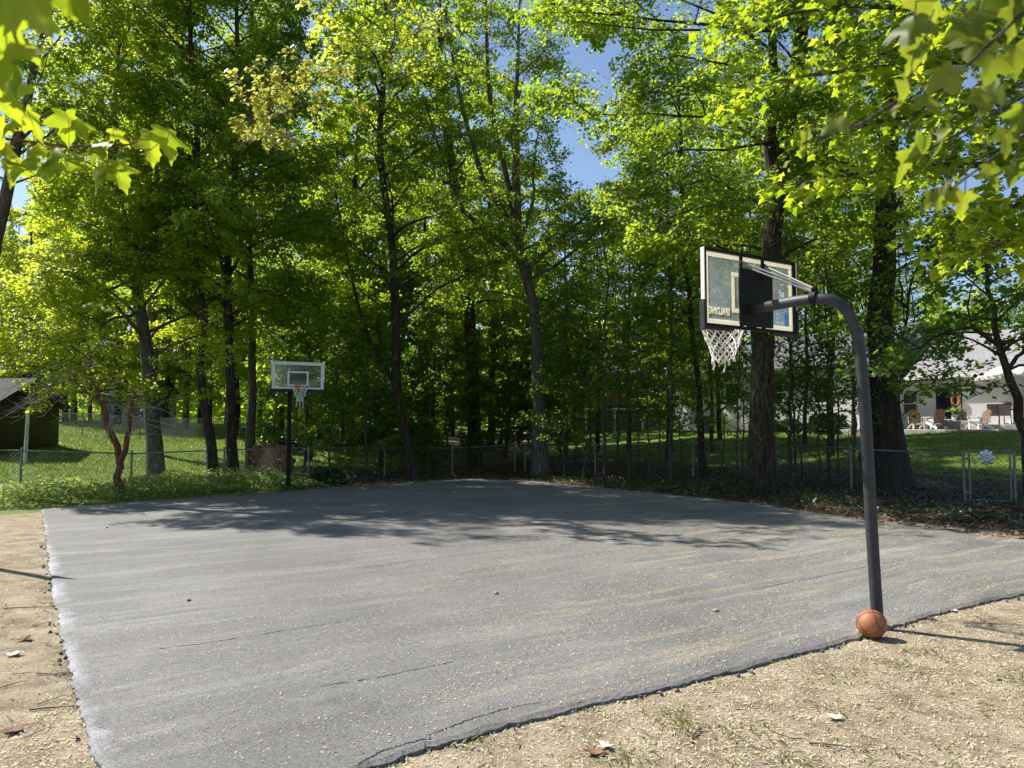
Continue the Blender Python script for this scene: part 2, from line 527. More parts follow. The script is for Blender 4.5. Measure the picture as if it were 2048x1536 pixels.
# chamfered crumbling rim: top face, sloping shoulder, side
n = len(pts)
P2 = np.array(pts)
tang = np.roll(P2, -1, 0) - np.roll(P2, 1, 0); tang /= np.linalg.norm(tang, axis=1, keepdims=True)
outn = np.stack([tang[:, 1], -tang[:, 0]], 1)
ar = .5 * np.sum(P2[:, 0] * np.roll(P2[:, 1], -1) - np.roll(P2[:, 0], -1) * P2[:, 1])
if ar < 0: outn = -outn
rim = P2 + outn * (.035 + .012 * rg.random((n, 1)))
vs = [(x, y, TOP) for x, y in P2] + [(x, y, TOP - .018 + .008 * rg.random()) for x, y in rim] + [(x, y, -.06) for x, y in rim]
order = list(range(n)) if ar > 0 else list(range(n))[::-1]
mb.add(vs, [tuple(order)], 0)
q = []
for i in range(n):
    j = (i + 1) % n
    q += [(i, i + n, j + n, j), (i + n, i + 2 * n, j + 2 * n, j + n)]
mb.add(vs, q, 0)
m, nt, b = nodes('weathered_asphalt')
th = math.atan2(crossd.y, crossd.x)
v = coords(nt)
vr = coords(nt, rot=(0, 0, -th))                 # x runs across the court
vst = nt.nodes.new('ShaderNodeMapping'); vst.inputs['Scale'].default_value = (.16, 1.5, 1); nt.links.new(vr, vst.inputs[0])
wob = N(nt, 'ShaderNodeTexNoise', Scale=.35, Detail=2.); nt.links.new(v, wob.inputs['Vector'])
va = nt.nodes.new('ShaderNodeVectorMath'); va.operation = 'MULTIPLY_ADD'
nt.links.new(wob.outputs['Color'], va.inputs[0]); va.inputs[1].default_value = (.9, .9, 0); nt.links.new(vst.outputs[0], va.inputs[2])
st1 = noise(nt, va.outputs[0], 1.3, 5, .6)
st2 = noise(nt, va.outputs[0], 3.6, 6, .68)
grain = noise(nt, v, 130, 3, .7); grain2 = noise(nt, v, 420, 2, .7)
blot = noise(nt, v, .45, 4, .6)
base = ramp(nt, blot, [(.3, (.112, .109, .105)), (.45, (.145, .142, .137)), (.6, (.170, .166, .160)), (.75, (.225, .22, .21))])
msk = noise(nt, v, .28, 3, .55, .38, .68)
def mul(a, c):
    q = N(nt, 'ShaderNodeMath', operation='MULTIPLY'); nt.links.new(a, q.inputs[0]); nt.links.new(c, q.inputs[1]); return q.outputs[0]
base = mixc(nt, mul(msk, ramp(nt, st1, [(.42, 0.), (.55, .25), (.66, .62), (.74, .1)])), base, (.33, .327, .32))
base = mixc(nt, mul(noise(nt, v, .5, 3, .6, .45, .7), ramp(nt, st2, [(.50, 0.), (.64, .55), (.72, .05)])), base, (.33, .325, .31))
# sandy dust blown onto the near half
sp = nt.nodes.new('ShaderNodeSeparateXYZ'); nt.links.new(v, sp.inputs[0])
dust = noise(nt, va.outputs[0], 2.1, 5, .7, .53, .72)
dy = ramp(nt, N(nt, 'ShaderNodeMapRange').outputs[0], [(0, 0.), (1, 1.)])
mr = nt.nodes.new('ShaderNodeMapRange'); mr.inputs['From Min'].default_value = -4.5; mr.inputs['From Max'].default_value = 4.0
nt.links.new(sp.outputs['X'], mr.inputs['Value'])
dm = N(nt, 'ShaderNodeMath', operation='MULTIPLY'); nt.links.new(dust, dm.inputs[0]); nt.links.new(mr.outputs[0], dm.inputs[1])
base = mixc(nt, dm.outputs[0], base, (.36, .30, .21))
# spilled pale sealer along the left edge
dt = nt.nodes.new('ShaderNodeVectorMath'); dt.operation = 'DOT_PRODUCT'
lnrm = Vector((-dirn.y, dirn.x, 0))
if lnrm.dot(E[9] - E[3]) < 0: lnrm = -lnrm
sb = nt.nodes.new('ShaderNodeVectorMath'); sb.operation = 'SUBTRACT'; nt.links.new(v, sb.inputs[0]); sb.inputs[1].default_value = tuple(E[2])
nt.links.new(sb.outputs[0], dt.inputs[0]); dt.inputs[1].default_value = tuple(lnrm)
ee = N(nt, 'ShaderNodeMath', operation='MULTIPLY_ADD'); nt.links.new(noise(nt, v, 5, 4, .6), ee.inputs[0]); ee.inputs[1].default_value = .32
nt.links.new(dt.outputs['Value'], ee.inputs[2])
edge = ramp(nt, ee.outputs[0], [(.13, .85), (.20, .55), (.26, 0.)])
edge = mul(edge, noise(nt, v, 1.1, 3, .6, .42, .60))
base = mixc(nt, edge, base, (.40, .40, .43))
base = mixc(nt, 1.0, base, ramp(nt, noise(nt, v, 70, 4, .85), [(.36, .40), (.47, .92), (.54, 1.06), (.66, 1.7)]), 'MULTIPLY')
nt.links.new(base, b.inputs['Base Color'])
b.inputs['Roughness'].default_value = .78; b.inputs['Specular IOR Level'].default_value = .35
bump(nt, b, noise(nt, v, 85, 4, .8), .7, .010)
court = mb.build('court', m)
tag(court, 'grey asphalt basketball court with pale streaks and crumbling edges', 'court', kind='structure')

# hairline cracks running along the near edge
M['crack'] = plain('crack_dark', (.018, .017, .016), .95, 0, .3, 20)  # even dark colour of the crack markings
rg = np.random.default_rng(61)
for cp in ([(712, 1532), (760, 1500), (820, 1482), (858, 1474)], [(850, 1472), (930, 1443), (1010, 1418), (1080, 1405)], [(640, 1372), (760, 1352), (905, 1322)], [(300, 1300), (420, 1285), (560, 1262), (700, 1240)], [(1500, 1180), (1640, 1152), (1800, 1120)]):
    line = resample([flat(*q, TOP + .0025) for q in cp], 60)
    line[1:-1, :2] += np.cumsum(rg.normal(0, .004, (58, 2)), 0) * .5 + rg.normal(0, .004, (58, 2))
    wd = np.abs(rg.normal(.0035, .002, 60)) * np.sin(np.linspace(.05, 3.09, 60)) ** .3 + .0008
    tn = np.gradient(line, axis=0); tn /= np.linalg.norm(tn, axis=1, keepdims=True); sdv = np.stack([-tn[:, 1], tn[:, 0], 0 * tn[:, 0]], 1)
    mb = MB(); vs = []
    for i in range(60): vs += [tuple(line[i] + sdv[i] * wd[i]), tuple(line[i] - sdv[i] * wd[i])]
    mb.add(vs, [(2 * i, 2 * i + 1, 2 * i + 3, 2 * i + 2) for i in range(59)])
    tag(mb.build('court_crack', M['crack']), 'hairline crack in the asphalt court', 'crack', kind='structure')
# ------------------------------------------------------------------ stuff lying on the ground
def flakes(name, pos, size, mat, tilt=.25, elong=2.2, rng=RNG):
    n = len(pos)
    a = rng.random(n) * 6.283
    d = np.stack([np.cos(a), np.sin(a), rng.normal(0, tilt, n)], 1)
    nn = np.stack([rng.normal(0, tilt, n), rng.normal(0, tilt, n), np.ones(n)], 1)
    # narrow blade: reuse the kite with the side squeezed by sizes along d
    d /= np.linalg.norm(d, axis=1, keepdims=True)
    s_ = np.cross(d, nn); s_ /= np.linalg.norm(s_, axis=1, keepdims=True)
    sz = np.asarray(size)[:, None]
    w = sz / elong
    V = np.stack([pos, pos + d * sz * .5 + s_ * w * .5 + [0, 0, .0], pos + d * sz, pos + d * sz * .5 - s_ * w * .5], 1).reshape(-1, 3)
    me = bpy.data.meshes.new(name)
    me.vertices.add(4 * n); me.vertices.foreach_set('co', V.astype(np.float32).ravel())
    me.loops.add(4 * n); me.loops.foreach_set('vertex_index', np.arange(4 * n, dtype=np.int32))
    me.polygons.add(n); me.polygons.foreach_set('loop_start', (np.arange(n) * 4).astype(np.int32))
    me.update(calc_edges=True)
    at = me.attributes.new('tint', 'FLOAT', 'FACE'); at.data.foreach_set('value', rng.random(n).astype(np.float32))
    me.materials.append(mat)
    o = bpy.data.objects.new(name, me); COL.objects.link(o)
    return o

poly = P2
def inside(x, y, pol=poly):
    x = np.asarray(x); y = np.asarray(y); r = np.zeros(x.shape, bool)
    px_, py_ = pol[:, 0], pol[:, 1]; j = len(pol) - 1
    for i in range(len(pol)):
        c = ((py_[i] > y) != (py_[j] > y))
        xx = (px_[j] - px_[i]) * (y - py_[i]) / (py_[j] - py_[i] + 1e-12) + px_[i]
        r ^= c & (x < xx); j = i
    return r
poly_c = P2[::6]

# fallen maple blossom, gathered in drifts
rg = np.random.default_rng(21)
cl = np.stack([rg.uniform(-5, 10, 3200), rg.uniform(4.2, 17, 3200)], 1)
cl = cl[rg.random(3200) < np.clip((cl[:, 0] + 5.5) / 7, .10, 1)]
q = [np.stack([rg.uniform(-8, 9, 6000), rg.uniform(4, 17, 6000)], 1)]
for c in cl:
    k = rg.integers(6, 70); sg = rg.uniform(.08, .38)
    off = rg.normal(0, 1, (k, 2)) * [sg * 1.9, sg * .5]
    ca, sa = math.cos(th), math.sin(th)
    q.append(c + np.stack([off[:, 0] * ca - off[:, 1] * sa, off[:, 0] * sa + off[:, 1] * ca], 1))
q = np.concatenate(q)
q = q[inside(q[:, 0], q[:, 1], poly_c)]
q = q[rg.random(len(q)) < np.clip((q[:, 0] + 8) / 9, .2, 1)]
M['blossom'] = tinted('fallen_blossom', (.46, .36, .18), (.66, .60, .38))
o = flakes('fallen_blossom', np.c_[q, np.full(len(q), TOP + .003) + rg.random(len(q)) * .004], rg.uniform(.008, .030, len(q)), M['blossom'], .3, 3.6, rg)
tag(o, 'yellow maple blossom scattered in drifts over the asphalt', 'blossom', kind='stuff')

# dry straw and dead grass on the dirt
def scatter(n, x0, x1, y0, y1, rg, dens=None):
    x = rg.uniform(x0, x1, n); y = rg.uniform(y0, y1, n)
    k = ~inside(x, y, poly_c)
    if dens is not None: k &= rg.random(n) < dens(x, y)
    return x[k], y[k]
rg = np.random.default_rng(33)
def dens(x, y): return .45 + .55 * (np.sin(x * 2.3 + y) * np.sin(y * 1.9 - x * .7) * .5 + .5)
x1, y1 = scatter(190000, -3, 9, 2.8, 9.5, rg, dens)
k = rg.random(len(x1)) < np.clip(1.4 - (y1 - 3) / 7, .25, 1); x1, y1 = x1[k], y1[k]
x2, y2 = scatter(70000, -14, -1.2, 2.8, 18, rg, dens)
x3, y3 = scatter(14000, 6, 14, 9, 16, rg)
x = np.r_[x1, x2, x3]; y = np.r_[y1, y2, y3]
M['straw'] = tinted('dry_straw', (.34, .27, .17), (.80, .70, .48))
o = flakes('dry_grass', np.c_[x, y, gz(x, y) + .002 + rg.random(len(x)) * .006], rg.uniform(.012, .05, len(x)), M['straw'], .22, 6., rg)
tag(o, 'dead straw coloured grass covering the sandy dirt', 'dry grass', kind='stuff')
bx, by = scatter(26000, -14, 9, 2.8, 17, rg, dens)
M['bits'] = tinted('dark_litter_bits', (.05, .038, .028), (.22, .14, .08))
o = flakes('dirt_litter', np.c_[bx, by, gz(bx, by) + .002 + rg.random(len(bx)) * .008], rg.uniform(.010, .032, len(bx)), M['bits'], .35, 2.2, rg)
tag(o, 'tiny dark bits of bark and leaf strewn over the dirt', 'litter', kind='stuff')
# living tufts
cx = np.r_[rg.uniform(-1, 7, 130), rg.uniform(-10, -2, 60)]; cy = np.r_[rg.uniform(3.3, 7.5, 130), rg.uniform(5, 17, 60)]
ex = [flat(px_, py_) for px_, py_ in ((120, 1290), (140, 1350), (160, 1400), (105, 1180), (112, 1240), (108, 1210), (95, 1090), (98, 1130), (960, 1490), (1050, 1440), (1860, 1310), (1700, 1360), (1790, 1330),
      (1500, 1470), (1380, 1460), (1560, 1520), (1640, 1530), (1450, 1525), (1280, 1520), (1750, 1500), (2030, 1370), (1950, 1420), (1720, 1425), (1230, 1530), (1350, 1440))]
PX, PY, PZ, DD = [], [], [], []
for i, (a, c_) in enumerate(list(zip(cx, cy)) + [(e.x, e.y) for e in ex] * 2):
    if inside(np.array([a]), np.array([c_]), poly_c)[0]: continue
    k = rg.integers(3, 14) if i < 190 else rg.integers(12, 34)
    r = rg.uniform(.03, .12) if i < 190 else rg.uniform(.08, .2)
    PX.append(a + rg.normal(0, r, k)); PY.append(c_ + rg.normal(0, r * .8, k))
PX = np.concatenate(PX); PY = np.concatenate(PY); n = len(PX)
a = rg.random(n) * 6.283
d = np.stack([np.cos(a), np.sin(a), rg.uniform(.1, 1.0, n)], 1)
nn = np.stack([rg.normal(0, .4, n), rg.normal(0, .4, n), np.ones(n)], 1)
M['tuft'] = leaf_mat('green_tuft', (.10, .14, .04), (.24, .26, .08), (.16, .22, .04), (.34, .36, .08), .35)
def blades(name, pos, d, size, mat, elong, rng):
    n = len(pos); d = d / np.linalg.norm(d, axis=1, keepdims=True)
    s_ = np.cross(d, np.array([0, 0, 1.]) + rng.normal(0, .3, (n, 3))); s_ /= np.linalg.norm(s_, axis=1, keepdims=True)
    sz = size[:, None]; w = sz / elong
    mid = pos + d * sz * .55 + [0, 0, .0]; tip = pos + d * sz; tip[:, 2] -= size * .18
    V = np.stack([pos - s_ * w * .4, pos + s_ * w * .4, mid + s_ * w * .4, tip, mid - s_ * w * .4], 1).reshape(-1, 3)
    me = bpy.data.meshes.new(name)
    me.vertices.add(5 * n); me.vertices.foreach_set('co', V.astype(np.float32).ravel())
    me.loops.add(5 * n); me.loops.foreach_set('vertex_index', np.arange(5 * n, dtype=np.int32))
    me.polygons.add(n); me.polygons.foreach_set('loop_start', (np.arange(n) * 5).astype(np.int32))
    me.update(calc_edges=True)
    at = me.attributes.new('tint', 'FLOAT', 'FACE'); at.data.foreach_set('value', rng.random(n).astype(np.float32))
    me.materials.append(mat)
    o = bpy.data.objects.new(name, me); COL.objects.link(o); return o
o = blades('grass_tufts', np.c_[PX, PY, gz(PX, PY)], d, rg.uniform(.03, .085, n), M['tuft'], 9., rg)
tag(o, 'small green grass tufts sprouting from the dry dirt', 'grass', kind='stuff')
# lawn blades
lx = np.r_[rg.uniform(-26, -4, 60000), rg.uniform(3, 24, 34000)]; ly = np.r_[rg.uniform(20, 46, 60000), rg.uniform(23, 42, 34000)]
s = court_dist(lx, ly)
hx = (lx - 22) * .57 - (ly - 42.5) * .82; hb = (lx - 22) * .82 + (ly - 42.5) * .57
pat = (hx > -2.7) & (hx < 9.1) & (hb > -6.1)
k = ~pat & np.where(lx < 0, (s > 3.6) & (lx + (ly - 24) * .35 < -1.0), s > 9.3); lx, ly = lx[k], ly[k]; n = len(lx)
a = rg.random(n) * 6.283
M['lawn_blade'] = leaf_mat('lawn_blade', (.09, .16, .02), (.21, .27, .045), (.15, .23, .02), (.36, .40, .06), .35)
o = blades('lawn_grass', np.c_[lx, ly, gz(lx, ly)], np.stack([np.cos(a), np.sin(a), rg.uniform(.8, 2.5, n)], 1), rg.uniform(.06, .14, n), M['lawn_blade'], 4.5, rg)
tag(o, 'mown green lawn blades in the gardens beyond the fences', 'grass', kind='stuff')
# leaf litter under the trees
lx = rg.uniform(-7, 15, 60000); ly = rg.uniform(11, 36, 60000); s = court_dist(lx, ly)
k = (s > -.5) & (s < 9 + 3 * rg.random(len(s))) & ~inside(lx, ly, poly_c); lx, ly = lx[k], ly[k]
M['litter'] = tinted('brown_dead_leaves', (.05, .032, .02), (.26, .18, .12))
o = flakes('leaf_litter', np.c_[lx, ly, gz(lx, ly) + .01 + rg.random(len(lx)) * .03], rg.uniform(.04, .11, len(lx)), M['litter'], .45, 1.6, rg)
tag(o, 'brown dead leaves carpeting the shaded wood floor', 'leaf litter', kind='stuff')
# green weeds along the far left edge, dark ivy along the right
def carpet(name, n, fx_, mat, label, cat, size, hmax, seed):
    rg = np.random.default_rng(seed)
    x, y, w = fx_(rg, n)
    n = len(x)
    mound = .5 + .5 * np.sin(x * 1.9 + np.sin(y * 1.3) * 2) * np.sin(y * 2.1 + x * .5)
    h = hmax * w * (.25 + .75 * mound) * np.sqrt(rg.random(n))
    a = rg.random(n) * 6.283
    d = np.stack([np.cos(a), np.sin(a), rg.uniform(-.6, .6, n)], 1)
    nn = np.stack([rg.normal(0, .5, n), rg.normal(0, .5, n), np.ones(n)], 1)
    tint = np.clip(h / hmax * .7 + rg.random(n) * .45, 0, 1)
    o = leaf_cloud(name, np.c_[x, y, gz(x, y) + h], d, nn, rg.uniform(.5, 1.2, n) * size, mat, detail=0, rng=rg, tint=tint)
    tag(o, label, cat, kind='stuff')
def f_weed(rg, n):
    x = rg.uniform(-19, -3.2, n); y = rg.uniform(14.5, 25, n); s = court_dist(x, y)
    w = smooth(.1, 1.1, s) * (1 - smooth(2.6, 4.6, s)) * smooth(-3.4, -7.0, x) 
    w = np.where(y < 17.2 + (x + 12) * .2, w * .25, w)
    k = (w > rg.random(n) * .9) & (s > .12); return x[k], y[k], np.clip(w[k] + .15, 0, 1)
carpet('weeds', 95000, f_weed, M['weed'], 'bright green leafy weeds between court edge and left fence', 'weeds', .085, .62, 3)
def f_ivy(rg, n):
    x = rg.uniform(-6, 15, n); y = rg.uniform(12.5, 33, n); s = court_dist(x, y)
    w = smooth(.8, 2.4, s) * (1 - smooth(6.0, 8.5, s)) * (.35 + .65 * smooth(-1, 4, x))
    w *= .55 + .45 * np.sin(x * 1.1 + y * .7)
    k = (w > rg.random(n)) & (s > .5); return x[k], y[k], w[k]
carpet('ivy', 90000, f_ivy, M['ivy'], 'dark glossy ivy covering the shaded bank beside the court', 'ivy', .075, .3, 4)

# crumbs of asphalt along the broken edges
rg = np.random.default_rng(8)
mb = MB()
for i in range(520):
    j = rg.integers(0, len(P2)); q_ = P2[j]
    if q_[1] > 12: continue
    q_ = q_ + outn[j] * rg.uniform(.03, .12); r = rg.uniform(.006, .022)
    vs = [(q_[0] + r * rg.uniform(.6, 1.2) * math.cos(t) , q_[1] + r * rg.uniform(.6, 1.2) * math.sin(t), 0) for t in np.linspace(0, 5.4, 6)]
    vs += [(q_[0] + r * .55 * math.cos(t), q_[1] + r * .55 * math.sin(t), r * rg.uniform(.8, 1.3)) for t in np.linspace(0, 5.4, 6)]
    mb.add(vs, [tuple(range(6, 12))] + [(k, (k + 1) % 6, (k + 1) % 6 + 6, k + 6) for k in range(6)], 0)
M['crumb'] = plain('asphalt_crumb', (.10, .10, .105), .9, 0, .4, 30)
tag(mb.build('asphalt_crumbs', M['crumb']), 'dark asphalt crumbs broken off along the court edge', 'crumbs', kind='stuff')

# ------------------------------------------------------------------ twigs and dead leaves, one by one
def twig(px, py, L, ang, fork=False, mat='twig', label='', r=.006):
    c = flat(px, py); root = c + Vector((0, 0, .012))
    mb = MB(); d = Vector((math.cos(ang), math.sin(ang), 0)); s = Vector((-d.y, d.x, 0))
    pts = [root - d * L / 2, root - d * L * .2 + s * L * .06, root + d * L * .15 - s * L * .03 + Vector((0, 0, .01)), root + d * L / 2 + s * L * .05]
    mb.tube(pts, [r, r * .9, r * .7, r * .35], 6)
    if fork:
        mb.tube([pts[1], pts[1] + d * L * .2 + s * L * .2, pts[1] + d * L * .45 + s * L * .28], [r * .8, r * .5, r * .3], 5)
        mb.tube([pts[2], pts[2] + d * L * .15 - s * L * .15], [r * .6, r * .25], 5)
    e = mb.build('twig', M[mat])
    e.location = Vector((0, 0, 0))
    tag(e, label, 'twig', 'twigs lying on the dry dirt')
    return e
tw = [(1392, 1470, .30, 1.2, True, 'twig', 'thick dark forked twig on the dirt at the near right'),
      (120, 1355, .42, -.25, True, 'twig', 'forked grey twig touching the left court edge'),
      (60, 1148 + 70, .5, .1, False, 'twig', 'thin straight twig on the left dirt strip nearest the branch shadow'),
      (962, 1475, .16, .9, False, 'twig', 'short twig on the dirt below the middle of the near edge'),
      (1660, 1495, .22, -.35, False, 'twig', 'thin curved twig on the dirt below the basketball'),
      (110, 1420, .30, .2, False, 'twig', 'slanting twig lying low on the left dirt strip'),
      (1262, 1300, .08, .5, False, 'twig', 'tiny twig lying on the asphalt in the near middle')]
for a in tw: twig(a[0], a[1], a[2], a[3], a[4], a[5], a[6])
rg = np.random.default_rng(14)
for i in range(22):
    if i % 2: px_, py_ = rg.uniform(1150, 2040), rg.uniform(1400, 1530)
    else: px_, py_ = rg.uniform(5, 110), rg.uniform(1190, 1470)
    if px_ > 1150 and py_ < 1420 + (1290 - px_) * .25: py_ = 1470
    twig(px_, py_, rg.uniform(.08, .22), rg.uniform(0, 3), False, 'twig', 'thin dry brown twig lying loose on the sandy dirt', .0035)
M['dead_leaf'] = plain('dead_leaf_brown', (.20, .10, .055), .8, 0, .35, 25)
M['pale_leaf'] = plain('dead_leaf_pale', (.62, .55, .44), .8, 0, .2, 25)
def dead_leaf(px, py, size, ang, mat, label):
    c = flat(px, py); mb = MB()
    tpl = maple_outline(2)[0]
    out = tpl + [(-x, y) for x, y in tpl[-2:0:-1]]
    vs = [(c.x + size * (x * math.cos(ang) - (y - .5) * math.sin(ang)), c.y + size * (x * math.sin(ang) + (y - .5) * math.cos(ang)),
           .012 + size * (.30 * abs(x) + .16 * (y - .5) ** 2 + .04 * math.sin(9 * y + 4 * x))) for x, y in out]
    cen = (c.x, c.y, .012)
    vs.append(cen); k = len(out)
    mb.add(vs, [(i, (i + 1) % k, k) for i in range(k)])
    tag(mb.build('dead_leaf', mat), label, 'dead leaf', 'dead leaves on the dirt')
for px_, py_, s_, a_, mt, lb in ((1185, 1506, .11, .4, 'dead_leaf', 'curled brown dead leaf on the dirt at the bottom middle'), (1205, 1498, .09, 2.1, 'pale_leaf', 'bleached dead leaf beside the curled brown leaf'),
        (1905, 1224, .07, 1., 'pale_leaf', 'pale dead leaf on the dirt right of the basketball'), (1862, 1240, .07, 2.6, 'dead_leaf', 'small brown dead leaf between basketball and pale leaf'),
        (1664, 1437, .09, .2, 'pale_leaf', 'pale flattened leaf on dirt straight below the basketball'), (20, 1465, .11, 1.5, 'dead_leaf', 'reddish brown dead leaf low on the left dirt strip'),
        (45, 1282, .12, 2.5, 'dead_leaf', 'dark curled dead leaf midway down the left dirt strip'), (197, 1483, .10, .6, 'pale_leaf', 'pale leaf by the lower left court edge'),
        (30, 1310, .12, .3, 'pale_leaf', 'long bleached leaf midway down the left dirt strip')):
    dead_leaf(px_, py_, s_, a_, M[mt], lb)
# pebbles on the court
def pebble(px, py, r, z, mat, label, grp='pebbles on the court'):
    c = flat(px, py, z); mb = MB(); rr = np.random.default_rng(int(px * 7 + py))
    mb.lathe((c.x, c.y, z - r * .1), [(0.0, 0), (r * .8, r * .1), (r, r * .45), (r * .75, r * .85), (0.0, r)], 9)
    mb.v = [(x + rr.normal(0, r * .08), y + rr.normal(0, r * .08), zz + rr.normal(0, r * .05)) for x, y, zz in mb.v]
    tag(mb.build('pebble', mat), label, 'pebble', grp)
M['stone'] = plain('tan_stone', (.42, .32, .22), .9, 0, .3, 25, .3)
M['dark_stone'] = plain('dark_stone', (.07, .065, .06), .9, 0, .3, 25, .3)
pebble(378, 1202, .022, TOP, M['dark_stone'], 'dark pebble on the left half of the court')
pebble(214, 1056, .02, TOP, M['dark_stone'], 'small dark pebble near the far left court corner')
pebble(993, 1188, .03, TOP, M['stone'], 'pale pebble at the middle of the court')
pebble(1432, 1223, .03, TOP, M['stone'], 'pale tan chip on the asphalt left of the ball')
pebble(1090, 1413, .035, 0., M['dark_stone'], 'dark asphalt lump at the near court edge')
pebble(1722, 1268, .055, 0., M['stone'], 'flat tan stone wedged under the basketball')
# ------------------------------------------------------------------ materials for built things
M['black'] = plain('black_powder_coat', (.010, .010, .011), .6, 0, .3, 10, 0., .2)
M['pole'] = plain('worn_charcoal_paint', (.030, .033, .037), .55, .05, .4, 14, .15)
M['galv'] = plain('galvanised_steel', (.21, .22, .22), .5, .4, .3, 12)
M['wire'] = plain('grey_wire', (.24, .25, .25), .5, .5, .25, 12)
M['orange'] = plain('orange_paint', (.62, .12, .025), .45, 0, .2, 10)
M['cord'] = plain('white_cord', (.78, .77, .73), .85, 0, .1, 30)
M['white'] = plain('white_paint', (.74, .73, .70), .5, 0, .06, 4)
M['pad'] = plain('charcoal_pad', (.030, .031, .034), .7, 0, .25, 8, 0., .25)
M['grey_bar'] = plain('grey_strut', (.15, .15, .15), .5, .2, .2, 8)

def paint_on_glass(tint=None):
    m, nt, b = nodes('white_border_paint')
    b.inputs['Base Color'].default_value = (.74, .70, .62, 1); b.inputs['Roughness'].default_value = .4
    t = nt.nodes.new('ShaderNodeBsdfTranslucent'); t.inputs[0].default_value = (.95, .88, .74, 1)
    mx = nt.nodes.new('ShaderNodeMixShader'); mx.inputs[0].default_value = .8
    nt.links.new(b.outputs[0], mx.inputs[1]); nt.links.new(t.outputs[0], mx.inputs[2])
    nt.links.new(mx.outputs[0], nt.nodes['Material Output'].inputs['Surface'])
    if tint: b.inputs['Base Color'].default_value = (*tint, 1); t.inputs[0].default_value = (*tint, 1)
    return m
M['paint'] = paint_on_glass()
def acrylic():
    m, nt, b = nodes('hazy_acrylic')
    tr = nt.nodes.new('ShaderNodeBsdfTransparent'); tr.inputs[0].default_value = (.86, .90, .90, 1)
    df = nt.nodes.new('ShaderNodeBsdfTranslucent'); df.inputs[0].default_value = (.5, .55, .55, 1)
    gl = N(nt, 'ShaderNodeBsdfGlossy', Roughness=.06); gl.inputs['Color'].default_value = (.9, .9, .9, 1)
    v = coords(nt); dirt = noise(nt, v, 3., 5, .6)
    m1 = nt.nodes.new('ShaderNodeMixShader'); nt.links.new(ramp(nt, dirt, [(.3, .06), (.7, .17)]), m1.inputs[0])
    nt.links.new(tr.outputs[0], m1.inputs[1]); nt.links.new(df.outputs[0], m1.inputs[2])
    lw = N(nt, 'ShaderNodeLayerWeight', Blend=.25)
    m2 = nt.nodes.new('ShaderNodeMixShader'); nt.links.new(ramp(nt, lw.outputs['Facing'], [(.0, .04), (.6, .09), (1., .6)]), m2.inputs[0])
    nt.links.new(m1.outputs[0], m2.inputs[1]); nt.links.new(gl.outputs[0], m2.inputs[2])
    nt.links.new(m2.outputs[0], nt.nodes['Material Output'].inputs['Surface'])
    return m
M['acrylic'] = acrylic()
M['window'] = plain('dark_window_glass', (.03, .035, .04), .08, 0, .2, 2)

def text_mesh(name, body, size, mat, parent, origin, xax, zax, yscale=1.0, thick=.002):
    c = bpy.data.curves.new(name, 'FONT'); c.body = body; c.size = size; c.align_x = 'CENTER'; c.align_y = 'CENTER'; c.extrude = thick; c.offset = size * .035
    tmp = bpy.data.objects.new('tmp', c); COL.objects.link(tmp)
    me = bpy.data.meshes.new_from_object(tmp.evaluated_get(bpy.context.evaluated_depsgraph_get()))
    bpy.data.objects.remove(tmp); bpy.data.curves.remove(c)
    nrm = xax.cross(zax)
    off = parent_loc(parent)
    for v in me.vertices:
        q = origin + xax * v.co.x + zax * (v.co.y * yscale) + nrm * v.co.z - off
        v.co = q
    me.name = name; me.materials.clear(); me.materials.append(mat)
    o = bpy.data.objects.new(name, me); COL.objects.link(o); o.parent = parent
    return o

def net_mesh(c, r0, r1, h, rows, n, cord, strands=(), seed=0, slack=0.):
    rg = np.random.default_rng(seed)
    mb = MB(); pts = []
    for k in range(rows + 1):
        t = k / rows
        z = -h * (t ** .8); r = r0 + (r1 - r0) * min(1, (t * 1.25)) ** .8
        if k == rows: r *= 1.03
        row = []
        for i in range(n):
            a = 2 * math.pi * (i + (.5 if k % 2 else 0)) / n
            row.append(c + Vector((r * math.cos(a) + rg.normal(0, .004 + slack), r * math.sin(a) + rg.normal(0, .004 + slack), z + rg.normal(0, .006 + slack))))
        pts.append(row)
    for k in range(rows):
        for i in range(n):
            p = pts[k][i]
            for j in ((i, i - 1) if k % 2 == 0 else (i, i + 1)):
                q = pts[k + 1][j % n]
                mid = p.lerp(q, .5) * 1.0; ctr = Vector((c.x, c.y, mid.z)); mid = mid.lerp(ctr, -.03)
                mb.tube([p, mid, q], cord, 5, cap=False)
    for i, l in strands:
        p = pts[rows][i % n]
        mb.tube([p, p + Vector((.01, .0, -l * .5)), p + Vector((-.005, .01, -l))], [cord * 1.3, cord * 1.2, cord * 1.5], 5)
    return mb

